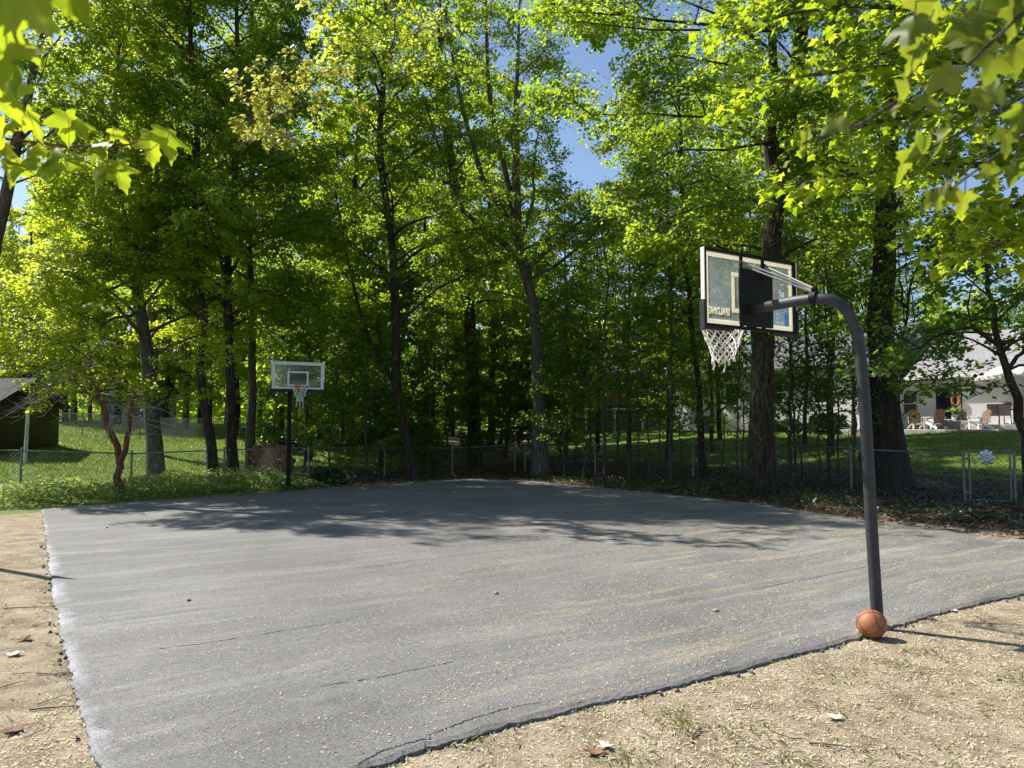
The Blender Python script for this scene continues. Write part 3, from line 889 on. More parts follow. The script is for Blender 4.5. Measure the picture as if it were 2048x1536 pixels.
def backboard(root, C, r, n, W, H, tgt, style):
    """C: middle of the board's lower edge on its back plane; r: to the right seen from behind; n: towards the court"""
    z = Vector((0, 0, 1)); ax = (r, n, z)
    def Q(a, b, c): return C + r * a + n * b + z * c
    fw = .032
    mb = MB()
    mb.box(Q(0, .012, H / 2), (W - 2 * fw, .010, H - 2 * fw), 0, ax)
    bd = mb.build('backboard', M['acrylic'], root)
    mb = MB(); bw = style['border']; yb = .021
    iw, ih = W - 2 * fw, H - 2 * fw
    mb.box(Q(0, yb, fw + ih - bw / 2), (iw, .003, bw), 0, ax); mb.box(Q(0, yb, fw + bw / 2), (iw, .003, bw), 0, ax)
    for sg in (-1, 1): mb.box(Q(sg * (iw - bw) / 2, yb, H / 2), (bw, .003, ih - 2 * bw), 0, ax)
    mb.build('border_stripe', style['mat_border'], bd)
    mb = MB(); tw, th_, tz, tb = tgt
    mb.box(Q(0, yb, tz + th_ - tb / 2), (tw, .003, tb), 0, ax); mb.box(Q(0, yb, tz + tb / 2), (tw, .003, tb), 0, ax)
    for sg in (-1, 1): mb.box(Q(sg * (tw - tb) / 2, yb, tz + th_ / 2), (tb, .003, th_ - 2 * tb), 0, ax)
    mb.build('target_square', style['mat_border'], bd)
    mb = MB()
    mb.bbox(Q(0, .010, H - fw / 2), (W, .045, fw), .005, 0, ax); mb.bbox(Q(0, .010, fw / 2), (W, .045, fw), .005, 0, ax)
    for sg in (-1, 1): mb.bbox(Q(sg * (W - fw) / 2, .010, H / 2), (fw, .044, H - 2 * fw), .005, 0, ax)
    mb.build('frame', style['mat_frame'], root)
    for sg in (-1, 1):
        mb = MB(); mb.bbox(Q(sg * (W / 2 + .004), .010, H * .66), (.010, .052, H * .66), .003, 0, ax)
        mb.build('side_trim', M['white'], root)
    for sg in (-1, 1):
        mb = MB()
        mb.bbox(Q(sg * (W / 2 + .008), .012, H * .13 + .0), (.026, .075, H * .36), .008, 0, ax)
        mb.bbox(Q(sg * W * .36, .012, -.012), (W * .30, .075, .030), .008, 0, ax)
        mb.build('corner_pad', M['pad'], root)
    return Q, ax, bd

def rim_and_net(root, Q, r, n, zr, seed, strands, rows=6, h=.36, r1=.115, cord=.0065, slack=0.):
    c = Q(0, .025 + .15 + .2286, zr)
    mb = MB()
    pts = [c + (r * math.cos(a) + n * math.sin(a)) * .2286 for a in np.linspace(0, 2 * math.pi, 41)]
    mb.tube(pts, .0095, 8, cap=False)
    for sg in (-1, 1):
        mb.tube([Q(sg * .06, .03, zr - .005), Q(sg * .09, .12, zr - .012), c + (r * sg * .72 - n * .69) * .2286], .009, 6)
    mb.bbox(Q(0, .10, zr - .004), (.16, .15, .012), .004, 0, (r, n, Vector((0, 0, 1))))
    mb.bbox(Q(0, .031, zr + .02), (.14, .014, .12), .004, 0, (r, n, Vector((0, 0, 1))))
    mb.build('rim', M['orange'], root)
    net_mesh(c + Vector((0, 0, -.012)), .225, r1, h, rows, 12, cord, strands, seed, slack).build('net', M['cord'], root)

# ------------------------------------------------------------------ near hoop (seen from behind)
nv = Vector((-.53, .848, 0)).normalized(); rv = Vector((nv.y, -nv.x, 0))
polep = [(1757, 1252, 7.05), (1745, 1086, 7.05), (1727, 765, 7.05), (1720, 700, 7.05), (1712, 657, 7.05), (1697, 624, 7.06), (1675, 604, 7.08), (1648, 596, 7.13), (1605, 600, 7.30), (1560, 608, 7.55), (1507, 618, 7.93)]
PP = [P(*q) for q in polep]
base = Vector((PP[0].x, PP[0].y, 0)); PP[0] = base + Vector((0, 0, -.1))
near = thing('basketball_hoop', 'large near basketball hoop seen from behind on a bent charcoal pole', 'basketball hoop', base)
mb = MB()
PPs = [Vector(q) for q in resample(PP[:4], 8)[:-1]] + [Vector(q) for q in PP[3:]]
# round off the bend
def chaikin(p, k=2):
    for _ in range(k):
        q = [p[0]]
        for a, b_ in zip(p[:-1], p[1:]): q += [a.lerp(b_, .25), a.lerp(b_, .75)]
        p = q + [p[-1]]
    return p
mb.tube(chaikin(PPs), .0525, 20); mb.build('pole', M['pole'], near)
C0 = P(1505, 661, 7.985); Cb = Vector((C0.x, C0.y, C0.z)); Hn = P(1503, 509, 7.985).z - C0.z
Q, ax, bd = backboard(near, Cb, rv, nv, 1.40, Hn, (.56, .42, .17, .045), dict(border=.052, mat_border=M['paint'], mat_frame=M['black']))
mb = MB(); mb.bbox(Q(.03, -.030, .335), (.50, .035, .60), .008, 0, ax); mb.build('mounting_plate', M['black'], near)
for a in (-.185, .145):
    mb = MB(); mb.bbox(Q(a, -.024, Hn * .5 + .01), (.036, .024, Hn - .01), .004, 0, ax); mb.build('upright_bar', M['black'], near)
clamp = P(1629, 594, 7.20)
ca = (PP[8] - PP[7]).normalized()
mb = MB()
mb.tube([clamp - ca * .03 - Vector((0, 0, .008)), clamp + ca * .03 - Vector((0, 0, .008))], .064, 16)
mb.bbox(clamp + Vector((0, 0, .07)), (.05, .07, .05), .006)
mb.build('pole_clamp', M['black'], near)
for a in (-.185, .145):
    mb = MB(); top = Q(a, -.045, Hn * .86)
    for dz in (0, -.035):
        mb.tube([top + Vector((0, 0, dz)), clamp + rv * (.035 if a > 0 else -.035) + Vector((0, 0, .075 + dz * .9))], .011, 6)
    mb.tube([top - rv * .03, top + rv * .03], .012, 8)
    mb.build('brace', M['grey_bar'], near)
mb = MB(); mb.tube([Q(.1, -.05, .50), Q(.1, -.05, .72)], .008, 6); mb.bbox(Q(.12, -.055, .69), (.06, .03, .03), .005, 0, ax)
mb.build('adjuster', M['black'], near)
rim_and_net(near, Q, rv, nv, .075, 4, ((4, .10), (8, .13), (9, .05)), 7, .36)
# lettering faces the court, so it reads mirrored from behind
text_mesh('lettering', 'SPALDING', .068, M['paint'], bd, Q(-.465, .024, .165), -rv, Vector((0, 0, 1)), 1.5)
M['blue'] = paint_on_glass((.05, .30, .75))
mb = MB(); mb.bbox(Q(.55, .0235, .17), (.058, .003, .15), .001, 0, ax); dec = mb.build('decal', M['blue'], bd)
mb = MB()
mb.bbox(Q(.553, .0262, .205), (.018, .0014, .026), .0005, 0, ax); mb.bbox(Q(.548, .0262, .160), (.020, .0014, .058), .0005, 0, ax)
mb.bbox(Q(.560, .0262, .117), (.014, .0014, .03), .0005, 0, ax); mb.bbox(Q(.535, .0262, .180), (.012, .0014, .04), .0005, 0, ax)
mb.build('figure_mark', M['paint'], dec)

# ------------------------------------------------------------------ far hoop
fb = flat(576, 979); fb = G(fb.x, fb.y)
far = thing('basketball_hoop', 'small far basketball hoop with white framed backboard on a straight black post', 'basketball hoop', fb)
nf = Vector((.53, -.848, 0)); nf = Vector((.42, -.907, 0)); rf = Vector((nf.y, -nf.x, 0))
dB = fb.y - .95
c1 = P(595.5, 781, dB); c2 = P(595.5, 724, dB)
Hf = c2.z - c1.z
mb = MB(); mb.bbox(fb + Vector((0, 0, (c1.z + .35 - fb.z) / 2)), (.105, .105, c1.z + .35 - fb.z), .012); mb.build('pole', M['black'], far)
Qf, axf, bdf = backboard(far, c1, rf, nf, 1.50, Hf, (.60, .44, .12, .05), dict(border=.06, mat_border=M['white'], mat_frame=M['white']))
mb = MB(); mb.bbox(Qf(0, -.03, .34), (.50, .04, .52), .01, 0, axf); mb.build('mounting_plate', M['black'], far)
for a in (-.19, .19):
    mb = MB(); mb.bbox(Qf(a, -.022, Hf / 2), (.035, .02, Hf - .02), .004, 0, axf); mb.build('upright_bar', M['black'], far)
    for zz in (.18, .50):
        mb = MB(); mb.tube([Qf(a, -.04, zz), fb + Vector((.05 if a < 0 else -.05, 0, c1.z - fb.z + zz - .20))], .022, 6); mb.build('arm', M['black'], far)
mb = MB(); mb.bbox(Qf(0, .012, -.005), (1.53, .08, .09), .012, 0, axf); mb.build('lower_pad', M['pad'], far)
rim_and_net(far, Qf, rf, nf, .10, 9, ((2, .22), (3, .3), (7, .16)), 6, .42, .085, .006, .012)

# ------------------------------------------------------------------ basketball
bc = flat(1743, 1248, .121); bc.z = .121
mb = MB(); R_ = .121
nlat, nlon = 48, 96
tilt = Matrix.Rotation(math.radians(28), 3, 'Y') @ Matrix.Rotation(math.radians(-62), 3, 'X') @ Matrix.Rotation(math.radians(25), 3, 'Z')
def seam_d(p):
    x, y, z = p
    d = [abs(z), abs(x)]
    d.append(abs(math.sqrt(max(0, (abs(y) - .98) ** 2 + (x * .78) ** 2)) - .56))
    return min(d)
vs = []
for i in range(nlat + 1):
    ph = math.pi * i / nlat
    for k in range(nlon):
        a = 2 * math.pi * k / nlon
        vs.append(Vector((math.sin(ph) * math.cos(a), math.sin(ph) * math.sin(a), math.cos(ph))))
mb.add([bc + (tilt @ v) * R_ for v in vs], [(i * nlon + k, (i + 1) * nlon + k, (i + 1) * nlon + (k + 1) % nlon, i * nlon + (k + 1) % nlon) for i in range(nlat) for k in range(nlon)], 0, True)
def ring(f):
    ps = [bc + (tilt @ f(t).normalized()) * (R_ - .0002) for t in np.linspace(0, 2 * math.pi, 61)]
    mb.tube(ps, .0034, 5, 1, cap=False)
ring(lambda t: Vector((math.cos(t), math.sin(t), 0))); ring(lambda t: Vector((0, math.cos(t), math.sin(t))))
for sg in (-1, 1):
    ring(lambda t: Vector((.74 * math.cos(t), sg * (.62 + .0), .62 * math.sin(t))) if False else Vector((math.cos(t) * .80, sg * (.52 + .10 * math.cos(2 * t)), math.sin(t) * .72)))
m, nt, b = nodes('pebbled_orange_rubber')
f = noise(nt, coords(nt), 9, 5, .6)
nt.links.new(ramp(nt, f, [(.3, (.26, .085, .035)), (.55, (.38, .135, .055)), (.75, (.46, .19, .09))]), b.inputs['Base Color'])
b.inputs['Roughness'].default_value = .55
vo = N(nt, 'ShaderNodeTexVoronoi', Scale=300.); nt.links.new(coords(nt), vo.inputs['Vector']); bump(nt, b, vo.outputs['Distance'], .35, .002)
M['seam'] = plain('black_seam', (.02, .016, .014), .6)
ball = mb.build('basketball', [m, M['seam']])
tag(ball, 'worn orange basketball with black seams resting against the bent pole', 'basketball')

# ------------------------------------------------------------------ chain link fences
def fence(name, label, pts, h, wire_r=.0022, pitch=.075, rail_r=.021, top_z=None, extra_h=.06):
    a0 = pts[0]; root = thing(name, label, 'fence', G(*a0))
    tops = []
    for i, (x, y) in enumerate(pts):
        g = G(x, y); top = g + Vector((0, 0, h + extra_h)); tops.append(g + Vector((0, 0, h)))
        mb = MB(); mb.tube([g - Vector((0, 0, .2)), top], .030, 10)
        mb.lathe(top, [(.036, -.02), (.036, .01), (.02, .035), (0.0, .045)], 10)
        mb.build('post', M['galv'], root)
    mb = MB(); mb.tube(tops, rail_r, 8); mb.build('top_rail', M['galv'], root)
    mb = MB()
    for a, c in zip(pts[:-1], pts[1:]):
        A, B = G(*a), G(*c); L = (B - A).length; hh = h - .03
        def at(s, z):
            t = s / L
            return A.lerp(B, t) + Vector((0, 0, .03 + z * hh / h))
        k = -h
        while k < L:
            for sg in (1, -1):
                s0, s1 = (k, k + h)
                z0, z1 = (0, h) if sg > 0 else (h, 0)
                if s0 < 0: z0 += (0 - s0) * (1 if sg > 0 else -1); s0 = 0
                if s1 > L: z1 -= (s1 - L) * (1 if sg > 0 else -1); s1 = L
                if s1 - s0 > .02: mb.tube([at(s0, z0), at(s1, z1)], wire_r, 3, cap=False, smooth=False)
            k += pitch * 1.414
    mb.build('wire_mesh', M['wire'], root)
    return root
def fx(px, d): return (P(px, 861, d).x, d)
fence('chain_link_fence', 'long grey chain link fence behind weeds on the left and at the back', [fx(*q) for q in ((-190, 19.2), (-80, 20.1), (45, 21), (265, 22.3), (450, 24.5), (618, 26.5), (770, 28.5), (905, 30.3), (1030, 31.5))], 1.07, .0032)
fence('chain_link_fence', 'shaded chain link fence on the right running up to the gate', [fx(*q) for q in ((1050, 31.2), (1190, 28.5), (1385, 25.5), (1552, 23), (1700, 20.8), (1925, 18.45))], 1.12, .0026)
fence('chain_link_fence', 'distant chain link fence across the top of the left lawn', [fx(*q) for q in ((20, 36), (165, 38), (280, 40), (350, 41), (480, 43))], 1.1, .003, .11)
fence('chain_link_fence', 'short chain link fence right of the gate at photo edge', [fx(2026, 18.0), fx(2140, 17.4), fx(2240, 16.8)], 1.12, .0026)
# gate
ga = Vector((*fx(1936, 18.42), 0)); gb_ = Vector((*fx(2018, 18.02), 0)); ga.z = gz(ga.x, ga.y) + .03; gb_.z = ga.z
gate = thing('chain_link_gate', 'grey chain link gate with tube frame at the right', 'gate', ga)
gd = (gb_ - ga); gl = gd.length; gd.normalize(); up = Vector((0, 0, 1))
mb = MB()
mb.tube([ga, ga + up * 1.2], .024, 8); mb.tube([gb_, gb_ + up * 1.2], .024, 8)
mb.tube([ga + up * 1.185, gb_ + up * 1.185], .022, 8); mb.tube([ga + up * .02, gb_ + up * .02], .022, 8)
mb.build('gate_frame', M['galv'], gate)
mb = MB(); k = -1.15
while k < gl:
    for sg in (1, -1):
        s0, s1 = max(0, k), min(gl, k + 1.15)
        z0 = (s0 - k) if sg > 0 else 1.15 - (s0 - k); z1 = (s1 - k) if sg > 0 else 1.15 - (s1 - k)
        if s1 - s0 > .02: mb.tube([ga + gd * s0 + up * (.02 + z0), ga + gd * s1 + up * (.02 + z1)], .0024, 3, cap=False)
    k += .106
mb.build('wire_mesh', M['wire'], gate)
mb = MB(); mb.bbox(gb_ - gd * .05 + up * .65, (.16, .06, .04), .006); mb.build('latch', M['galv'], gate)
for zz in (.2, 1.0):
    mb = MB(); mb.bbox(ga - gd * .04 + up * zz, (.12, .05, .05), .006); mb.build('hinge', M['galv'], gate)
# metal flower on the gate
fc = P(1972, 915, 18.15)
fl = thing('metal_flower', 'silver metal flower ornament hanging on the chain link gate', 'ornament', fc)
M['silver'] = plain('pale_silver_metal', (.72, .73, .72), .35, .55, .12, 10)
for ring_, (rad, wid, off, cnt, a0) in enumerate(((.20, .13, .0, 8, 0.), (.125, .09, -.02, 8, .39))):
    for i in range(cnt):
        a = a0 + 2 * math.pi * i / cnt; d = Vector((math.cos(a), 0, math.sin(a))); s = Vector((-math.sin(a), 0, math.cos(a)))
        prof = [(0.02, .12), (.25, .6), (.5, 1.), (.75, .85), (.92, .45), (1.0, .0)]
        mb = MB(); vs = []
        for t, w_ in prof:
            y = off - .035 * math.sin(t * 2.6)
            vs += [fc + d * (rad * t) + s * (wid / 2 * w_) + Vector((0, y + .012 * w_, 0)), fc + d * (rad * t) + Vector((0, y, 0)), fc + d * (rad * t) - s * (wid / 2 * w_) + Vector((0, y + .012 * w_, 0))]
        fs = []
        for q_ in range(len(prof) - 1):
            o_ = q_ * 3; fs += [(o_, o_ + 1, o_ + 4, o_ + 3), (o_ + 1, o_ + 2, o_ + 5, o_ + 4)]
        mb.add(vs, fs, 0, True); pet = mb.build('petal', M['silver'], fl)
        sm = pet.modifiers.new('thick', 'SOLIDIFY'); sm.thickness = .003
mb = MB(); mb.lathe(fc + Vector((0, -.05, 0)), [(.035, .02), (.035, 0.), (.02, -.015), (0., -.02)], 14, 0, (Vector((1, 0, 0)), Vector((0, 0, 1)), Vector((0, 1, 0)))); mb.build('flower_centre', M['silver'], fl)
# rusty stake by the big vine trunk, wooden post behind the pole
M['rust'] = plain('rusty_steel', (.14, .065, .04), .8, .2, .35, 14)
sp_ = flat(1527, 972); sp_ = G(sp_.x, sp_.y - .4)
mb = MB(); mb.tube([sp_ - up * .1, sp_ + up * .75, sp_ + up * 1.1 + Vector((-.02, 0, 0))], .02, 8)
tag(mb.build('steel_stake', M['rust']), 'thin rusty steel stake before the vine covered trunk', 'stake')
M['old_wood'] = plain('old_wood', (.16, .12, .085), .9, 0, .35, 9, .3)
wp = flat(1724, 982); wp = G(wp.x, wp.y)
mb = MB(); mb.bbox(wp + up * .42, (.12, .12, .95), .012)
tag(mb.build('wooden_post', M['old_wood']), 'short weathered wooden post just left of the bent pole', 'post')

# ------------------------------------------------------------------ white house on the right
O = Vector((22.0, 42.5, 0)); hu = Vector((.57, -.82, 0)).normalized(); hi = Vector((.82, .57, 0)).normalized()
hax = (hu, hi, Vector((0, 0, 1)))
def H(a, b_, z): return O + hu * a + hi * b_ + Vector((0, 0, z))
def siding(name, c, period=.13):
    m, nt, b = nodes(name)
    w = N(nt, 'ShaderNodeTexWave', Scale=.314 / period); w.bands_direction = 'Z'; w.wave_profile = 'SAW'
    nt.links.new(coords(nt), w.inputs['Vector'])
    f = noise(nt, coords(nt), .8, 4, .5)
    base = mixc(nt, f, tuple(x * .9 for x in c), c)
    line = ramp(nt, w.outputs['Fac'], [(.0, .55), (.10, 1.), (1., 1.)])
    nt.links.new(mixc(nt, 1., base, line, 'MULTIPLY'), b.inputs['Base Color']); b.inputs['Roughness'].default_value = .55
    bump(nt, b, w.outputs['Fac'], .7, .03)
    return m
def shingles(name, c):
    m, nt, b = nodes(name)
    br = N(nt, 'ShaderNodeTexBrick', Scale=2.2); br.inputs['Mortar Size'].default_value = .03; br.inputs['Row Height'].default_value = .30; br.inputs['Brick Width'].default_value = .6
    br.inputs['Color1'].default_value = (*[x * .78 for x in c], 1); br.inputs['Color2'].default_value = (*[min(1, x * 1.2) for x in c], 1); br.inputs['Mortar'].default_value = (*[x * .45 for x in c], 1)
    mp = nt.nodes.new('ShaderNodeTexCoord'); cx = nt.nodes.new('ShaderNodeSeparateXYZ'); nt.links.new(mp.outputs['Object'], cx.inputs[0])
    dt_ = nt.nodes.new('ShaderNodeVectorMath'); dt_.operation = 'DOT_PRODUCT'; nt.links.new(mp.outputs['Object'], dt_.inputs[0]); dt_.inputs[1].default_value = tuple(hu)
    cb = nt.nodes.new('ShaderNodeCombineXYZ'); nt.links.new(dt_.outputs['Value'], cb.inputs[0]); nt.links.new(cx.outputs['Z'], cb.inputs[1])
    nt.links.new(cb.outputs[0], br.inputs['Vector'])
    nt.links.new(mixc(nt, noise(nt, mp.outputs['Object'], 1.1, 4, .6), tuple(x * .8 for x in c), c), br.inputs['Color2'])
    nt.links.new(br.outputs['Color'], b.inputs['Base Color']); b.inputs['Roughness'].default_value = .9
    return m
M['siding'] = siding('white_siding', (.86, .85, .90))
M['roof'] = shingles('grey_shingles', (.34, .33, .34))
M['roof_dark'] = shingles('dark_shingles', (.14, .14, .15))
house = thing('white_house', 'white sided house with grey shingle roof behind the right trees', 'house', O + Vector((0, 0, 2)))
ZF, ZE = 2.05, 4.55
mb = MB()
mb.box(H(2.75 + 6, 4, (1 + ZE) / 2), (12, 8, ZE - 1), 0, hax)                      # forward wall block
mb.box(H(.55, 5.1, (1 + ZE) / 2 - .002), (4.4, 7.8, ZE - 1.004), 0, hax)                    # porch wall set back
mb.box(H(-8.6, 4.0, (1 + 5.6) / 2), (13.8, 12, 4.6), 0, hax)                       # left block
wall = mb.build('wall', M['siding'], house)
mb = MB()
def slope(mb, a0, a1, b0, z0, b1, z1, t=.12, mi=0):
    A = [H(a0, b0, z0), H(a1, b0, z0), H(a1, b1, z1), H(a0, b1, z1)]
    mb.add(A + [p - Vector((0, 0, t)) for p in A], [(0, 1, 2, 3), (7, 6, 5, 4), (0, 4, 5, 1), (1, 5, 6, 2), (2, 6, 7, 3), (3, 7, 4, 0)], mi)
slope(mb, -1.9, 15.2, -.42, ZE + .12, 4.2, 7.35); slope(mb, -1.9, 15.2, 9.0, ZE + .12, 4.205, 7.345)
slope(mb, 6.5, 16, 3.2, 6.3, 8.0, 9.8); slope(mb, 6.5, 16, 12.8, 6.3, 8.005, 9.795)
roof = mb.build('roof', M['roof'], house)
mb = MB(); slope(mb, -16., -1.3, -2.7, 5.55, 4.0, 8.3); slope(mb, -16., -1.3, 10.7, 5.55, 4.005, 8.295)
mb.build('side_roof', M['roof_dark'], house)
mb = MB()
for a_ in (-15.5, -1.72):   # gable ends of the left block
    mb.add([H(a_, -2.0, 5.6), H(a_, 10.0, 5.6), H(a_, 4.0, 8.1), H(a_ + .02, -2.0, 5.6), H(a_ + .02, 10.0, 5.6), H(a_ + .02, 4.0, 8.1)], [(0, 1, 2), (5, 4, 3), (0, 3, 4, 1), (1, 4, 5, 2), (2, 5, 3, 0)], 0)
mb.box(H(11.2, 8, 5.4), (9.0, 8.6, 1.75), 0, hax)
mb.build('gable', M['siding'], house)
mb = MB(); mb.bbox(H(6.65, -.47, ZE + .06), (17.2, .08, .17), .01, 0, hax); mb.build('gutter', M['white'], house)
mb = MB(); mb.bbox(H(2.62, -.06, (ZF + ZE) / 2), (.14, .14, ZE - ZF), .01, 0, hax); mb.build('porch_post', M['white'], house)
def window(a, bb, z, w, h, par, nm='window', mun=True):
    mb = MB(); t = .08
    for sg in (-1, 1):
        mb.bbox(H(a + sg * (w / 2), bb - .04, z), (t, .08, h + t), .01, 0, hax)
        mb.bbox(H(a, bb - .042, z + sg * h / 2), (w - t, .08, t), .01, 0, hax)
    if mun: mb.bbox(H(a, bb - .035, z), (w - t, .05, .05), .005, 0, hax)
    fr = mb.build(nm, M['white'], par)
    mb = MB(); mb.box(H(a, bb - .012, z), (w - .01, .02, h - .01), 0, hax); mb.build('pane', M['window'], fr)
    return fr
d1 = window(1.25, 1.2, 3.12, .92, 2.1, house, 'door', False); d2 = window(2.2, 1.2, 3.12, .92, 2.1, house, 'door', False)
for d_, a_ in ((d1, 1.6), (d2, 1.85)):
    mb = MB(); mb.bbox(H(a_, 1.10, 3.05), (.03, .05, .2), .005, 0, hax); mb.build('handle', M['black'], d_)
window(-4.0, -2.0, 4.1, 1.1, 1.5, house); window(-7.2, -2.0, 4.1, 1.1, 1.5, house); window(-10.5, -2.0, 4.1, 1.1, 1.5, house)
window(6.3, 0, 3.6, 1.3, .8, house); window(-.6, 1.2, 3.3, .8, 1.2, house)
mb = MB(); mb.bbox(H(2.0, .55, 1.86), (3.2, 1.2, .36), .02, 0, hax); mb.build('step', plain('grey_concrete', (.36, .35, .33), .9, 0, .15, 3), house)
# patio
M['paver'] = plain('pale_pavers', (.42, .39, .35), .9, 0, .2, 2.5, .2)
mb = MB(); mb.bbox(H(3.2, -3.0, 1.43), (11.5, 5.96, .80), .03, 0, hax)
mb.bbox(H(6.6, -1.0, 1.84), (5.6, 1.96, .46), .03, 0, hax)
o = mb.build('patio', M['paver']); tag(o, 'pale paved patio with a raised step beside the white house', 'patio', kind='structure')
PZ = 1.835; PZ2 = 2.075
# adirondack chairs
M['slat'] = plain('brown_slats', (.17, .095, .05), .7, 0, .3, 8)
M['white_slat'] = plain('white_chair_paint', (.72, .72, .70), .55, 0, .08, 5)
def adirondack(loc, rz, label):
    t = thing('adirondack_chair', label, 'garden chair', loc, rz, 'chairs around the fire pit')
    def bl(mb, n_, m_, p=t): return mb.build(n_, m_, p, world=False)
    mb = MB()
    sa = (Vector((1, 0, 0)), Vector((0, .966, -.2)).normalized(), Vector((0, .2, .966)).normalized())
    for i in range(5): mb.bbox((0, -.22 + i * .105, .34 - (-.22 + i * .105) * .0 + (.22 - i * .105) * .35), (.52, .092, .022), .004, 0, sa)
    bl(mb, 'seat', M['white_slat'])
    mb = MB(); tb = math.radians(22)
    ba = (Vector((1, 0, 0)), Vector((0, math.cos(tb), -math.sin(tb))), Vector((0, math.sin(tb), math.cos(tb))))
    for i in range(6):
        x = -.24 + i * .096; L = .78 - abs(x) * .5
        mb.bbox(Vector((x, .26, .28)) + ba[2] * (L / 2), (.086, .02, L), .004, 0, ba)
    mb.bbox(Vector((0, .285, .28)) + ba[2] * .45, (.56, .025, .07), .004, 0, ba)
    bl(mb, 'backrest', M['slat'])
    for sx in (-1, 1):
        mb = MB(); mb.bbox((sx * .31, -.26, .29), (.085, .03, .58), .006); bl(mb, 'leg', M['white_slat'])
        mb = MB(); la = (Vector((1, 0, 0)), Vector((0, .93, -.36)), Vector((0, .36, .93)))
        mb.bbox((sx * .275, .12, .22), (.03, .98, .10), .006, 0, la); bl(mb, 'leg', M['white_slat'])
        mb = MB(); mb.bbox((sx * .335, .02, .592), (.13, .74, .022), .006); mb.bbox((sx * .30, .36, .45), (.03, .05, .27), .004); bl(mb, 'armrest', M['white_slat'])
    return t
def spot(px, d, z): q = P(px, 861, d); return Vector((q.x, q.y, z))
adirondack(spot(1836, 38.6, PZ), 2.3, 'white and brown garden chair with a cushion, nearest the thick right trunk')
adirondack(spot(1868, 37.6, PZ), math.pi + .15, 'garden chair turned away, brown slats above white armrests left of the fire pit')
adirondack(spot(1924, 38.6, PZ), -.4, 'sunlit orange brown garden chair standing behind the fire pit')
adirondack(spot(1958, 37.4, PZ), -1.45 , 'garden chair seen side on, right of the fire pit')
mb = MB(); cpos = spot(1836, 38.6, PZ + .62)
mb.bbox(cpos + Vector((-.05, .1, .05)), (.40, .12, .36), .05, 0, (Vector((.8, .6, 0)), Vector((-.6, .8, 0)), Vector((0, 0, 1))))
M['linen'] = plain('cream_linen', (.70, .64, .54), .9, 0, .15, 8)
tag(mb.build('cushion', M['linen']), 'cream cushion on the garden chair nearest the thick trunk', 'cushion')
M['fire_stone'] = plain('grey_stone_blocks', (.17, .16, .15), .95, 0, .4, 5, .5)
fp = spot(1897, 37.6, PZ); mb = MB()
mb.lathe(fp, [(.52, 0), (.53, .34), (.55, .345), (.55, .40), (.38, .40), (.37, .1), (.0, .1)], 20, 0, None, False)
tag(mb.build('fire_pit', M['fire_stone']), 'round low fire pit of dark grey stone between the garden chairs', 'fire pit')
tb = spot(1885, 39.4, PZ); t = thing('patio_table', 'low white table behind the fire pit on the patio', 'table', tb)
mb = MB(); mb.bbox(tb + Vector((0, 0, .50)), (1.1, .6, .05), .01); mb.build('table_top', M['white_slat'], t)
for sx in (-1, 1):
    for sy in (-1, 1):
        mb = MB(); mb.bbox(tb + Vector((sx * .46, sy * .22, .237)), (.07, .07, .474), .008); mb.build('leg', M['white_slat'], t)
M['sling'] = plain('grey_sling_fabric', (.26, .23, .21), .8, 0, .15, 30)
def sling(loc, rz, label):
    t = thing('sling_chair', label, 'dining chair', loc, rz, 'dining chairs on the patio')
    mb = MB(); mb.tube([(-.25, -.22, .45), (-.25, .2, .42), (-.25, .38, .98)], .014, 6); mb.tube([(.25, -.22, .45), (.25, .2, .42), (.25, .38, .98)], .014, 6); mb.tube([(-.25, .38, .98), (.25, .38, .98)], .014, 6)
    mb.build('frame', M['black'], t, world=False)
    vs = []
    for y, z in ((-.22, .46), (0, .425), (.18, .43), (.24, .55), (.38, .97)): vs += [(-.24, y, z), (.24, y, z)]
    mb = MB(); mb.add(vs + [(a, b_ + .01, c - .008) for a, b_, c in vs], [(0, 1, 3, 2), (2, 3, 5, 4), (4, 5, 7, 6), (6, 7, 9, 8)] + [(12, 13, 11, 10), (14, 15, 13, 12), (16, 17, 15, 14), (18, 19, 17, 16)], 0, True)
    mb.build('sling_seat', M['sling'], t, world=False)
    for sx in (-1, 1):
        mb = MB(); mb.tube([(sx * .25, -.25, 0), (sx * .25, .16, .43)], .012, 6); mb.build('leg', M['black'], t, world=False)
        mb = MB(); mb.tube([(sx * .25, .3, 0), (sx * .25, -.14, .44)], .012, 6); mb.build('leg', M['black'], t, world=False)
    return t
sling(spot(1988, 37.9, PZ2), 2.6, 'grey sling dining chair, the one farther from the leaning trunk')
sling(spot(2011, 37.4, PZ2), 2.5, 'grey sling dining chair beside the leaning trunk and dining table')
dtp = spot(2042, 37.3, PZ2); t = thing('dining_table', 'dark dining table half hidden behind the leaning right trunk', 'table', dtp)
mb = MB(); mb.bbox(dtp + Vector((0, 0, .72)), (1.3, .9, .04), .01); mb.build('table_top', M['black'], t)
for sx in (-1, 1):
    for sy in (-1, 1):
        mb = MB(); mb.tube([dtp + Vector((sx * .56, sy * .36, 0)), dtp + Vector((sx * .56, sy * .36, .70))], .022, 8); mb.build('leg', M['black'], t)
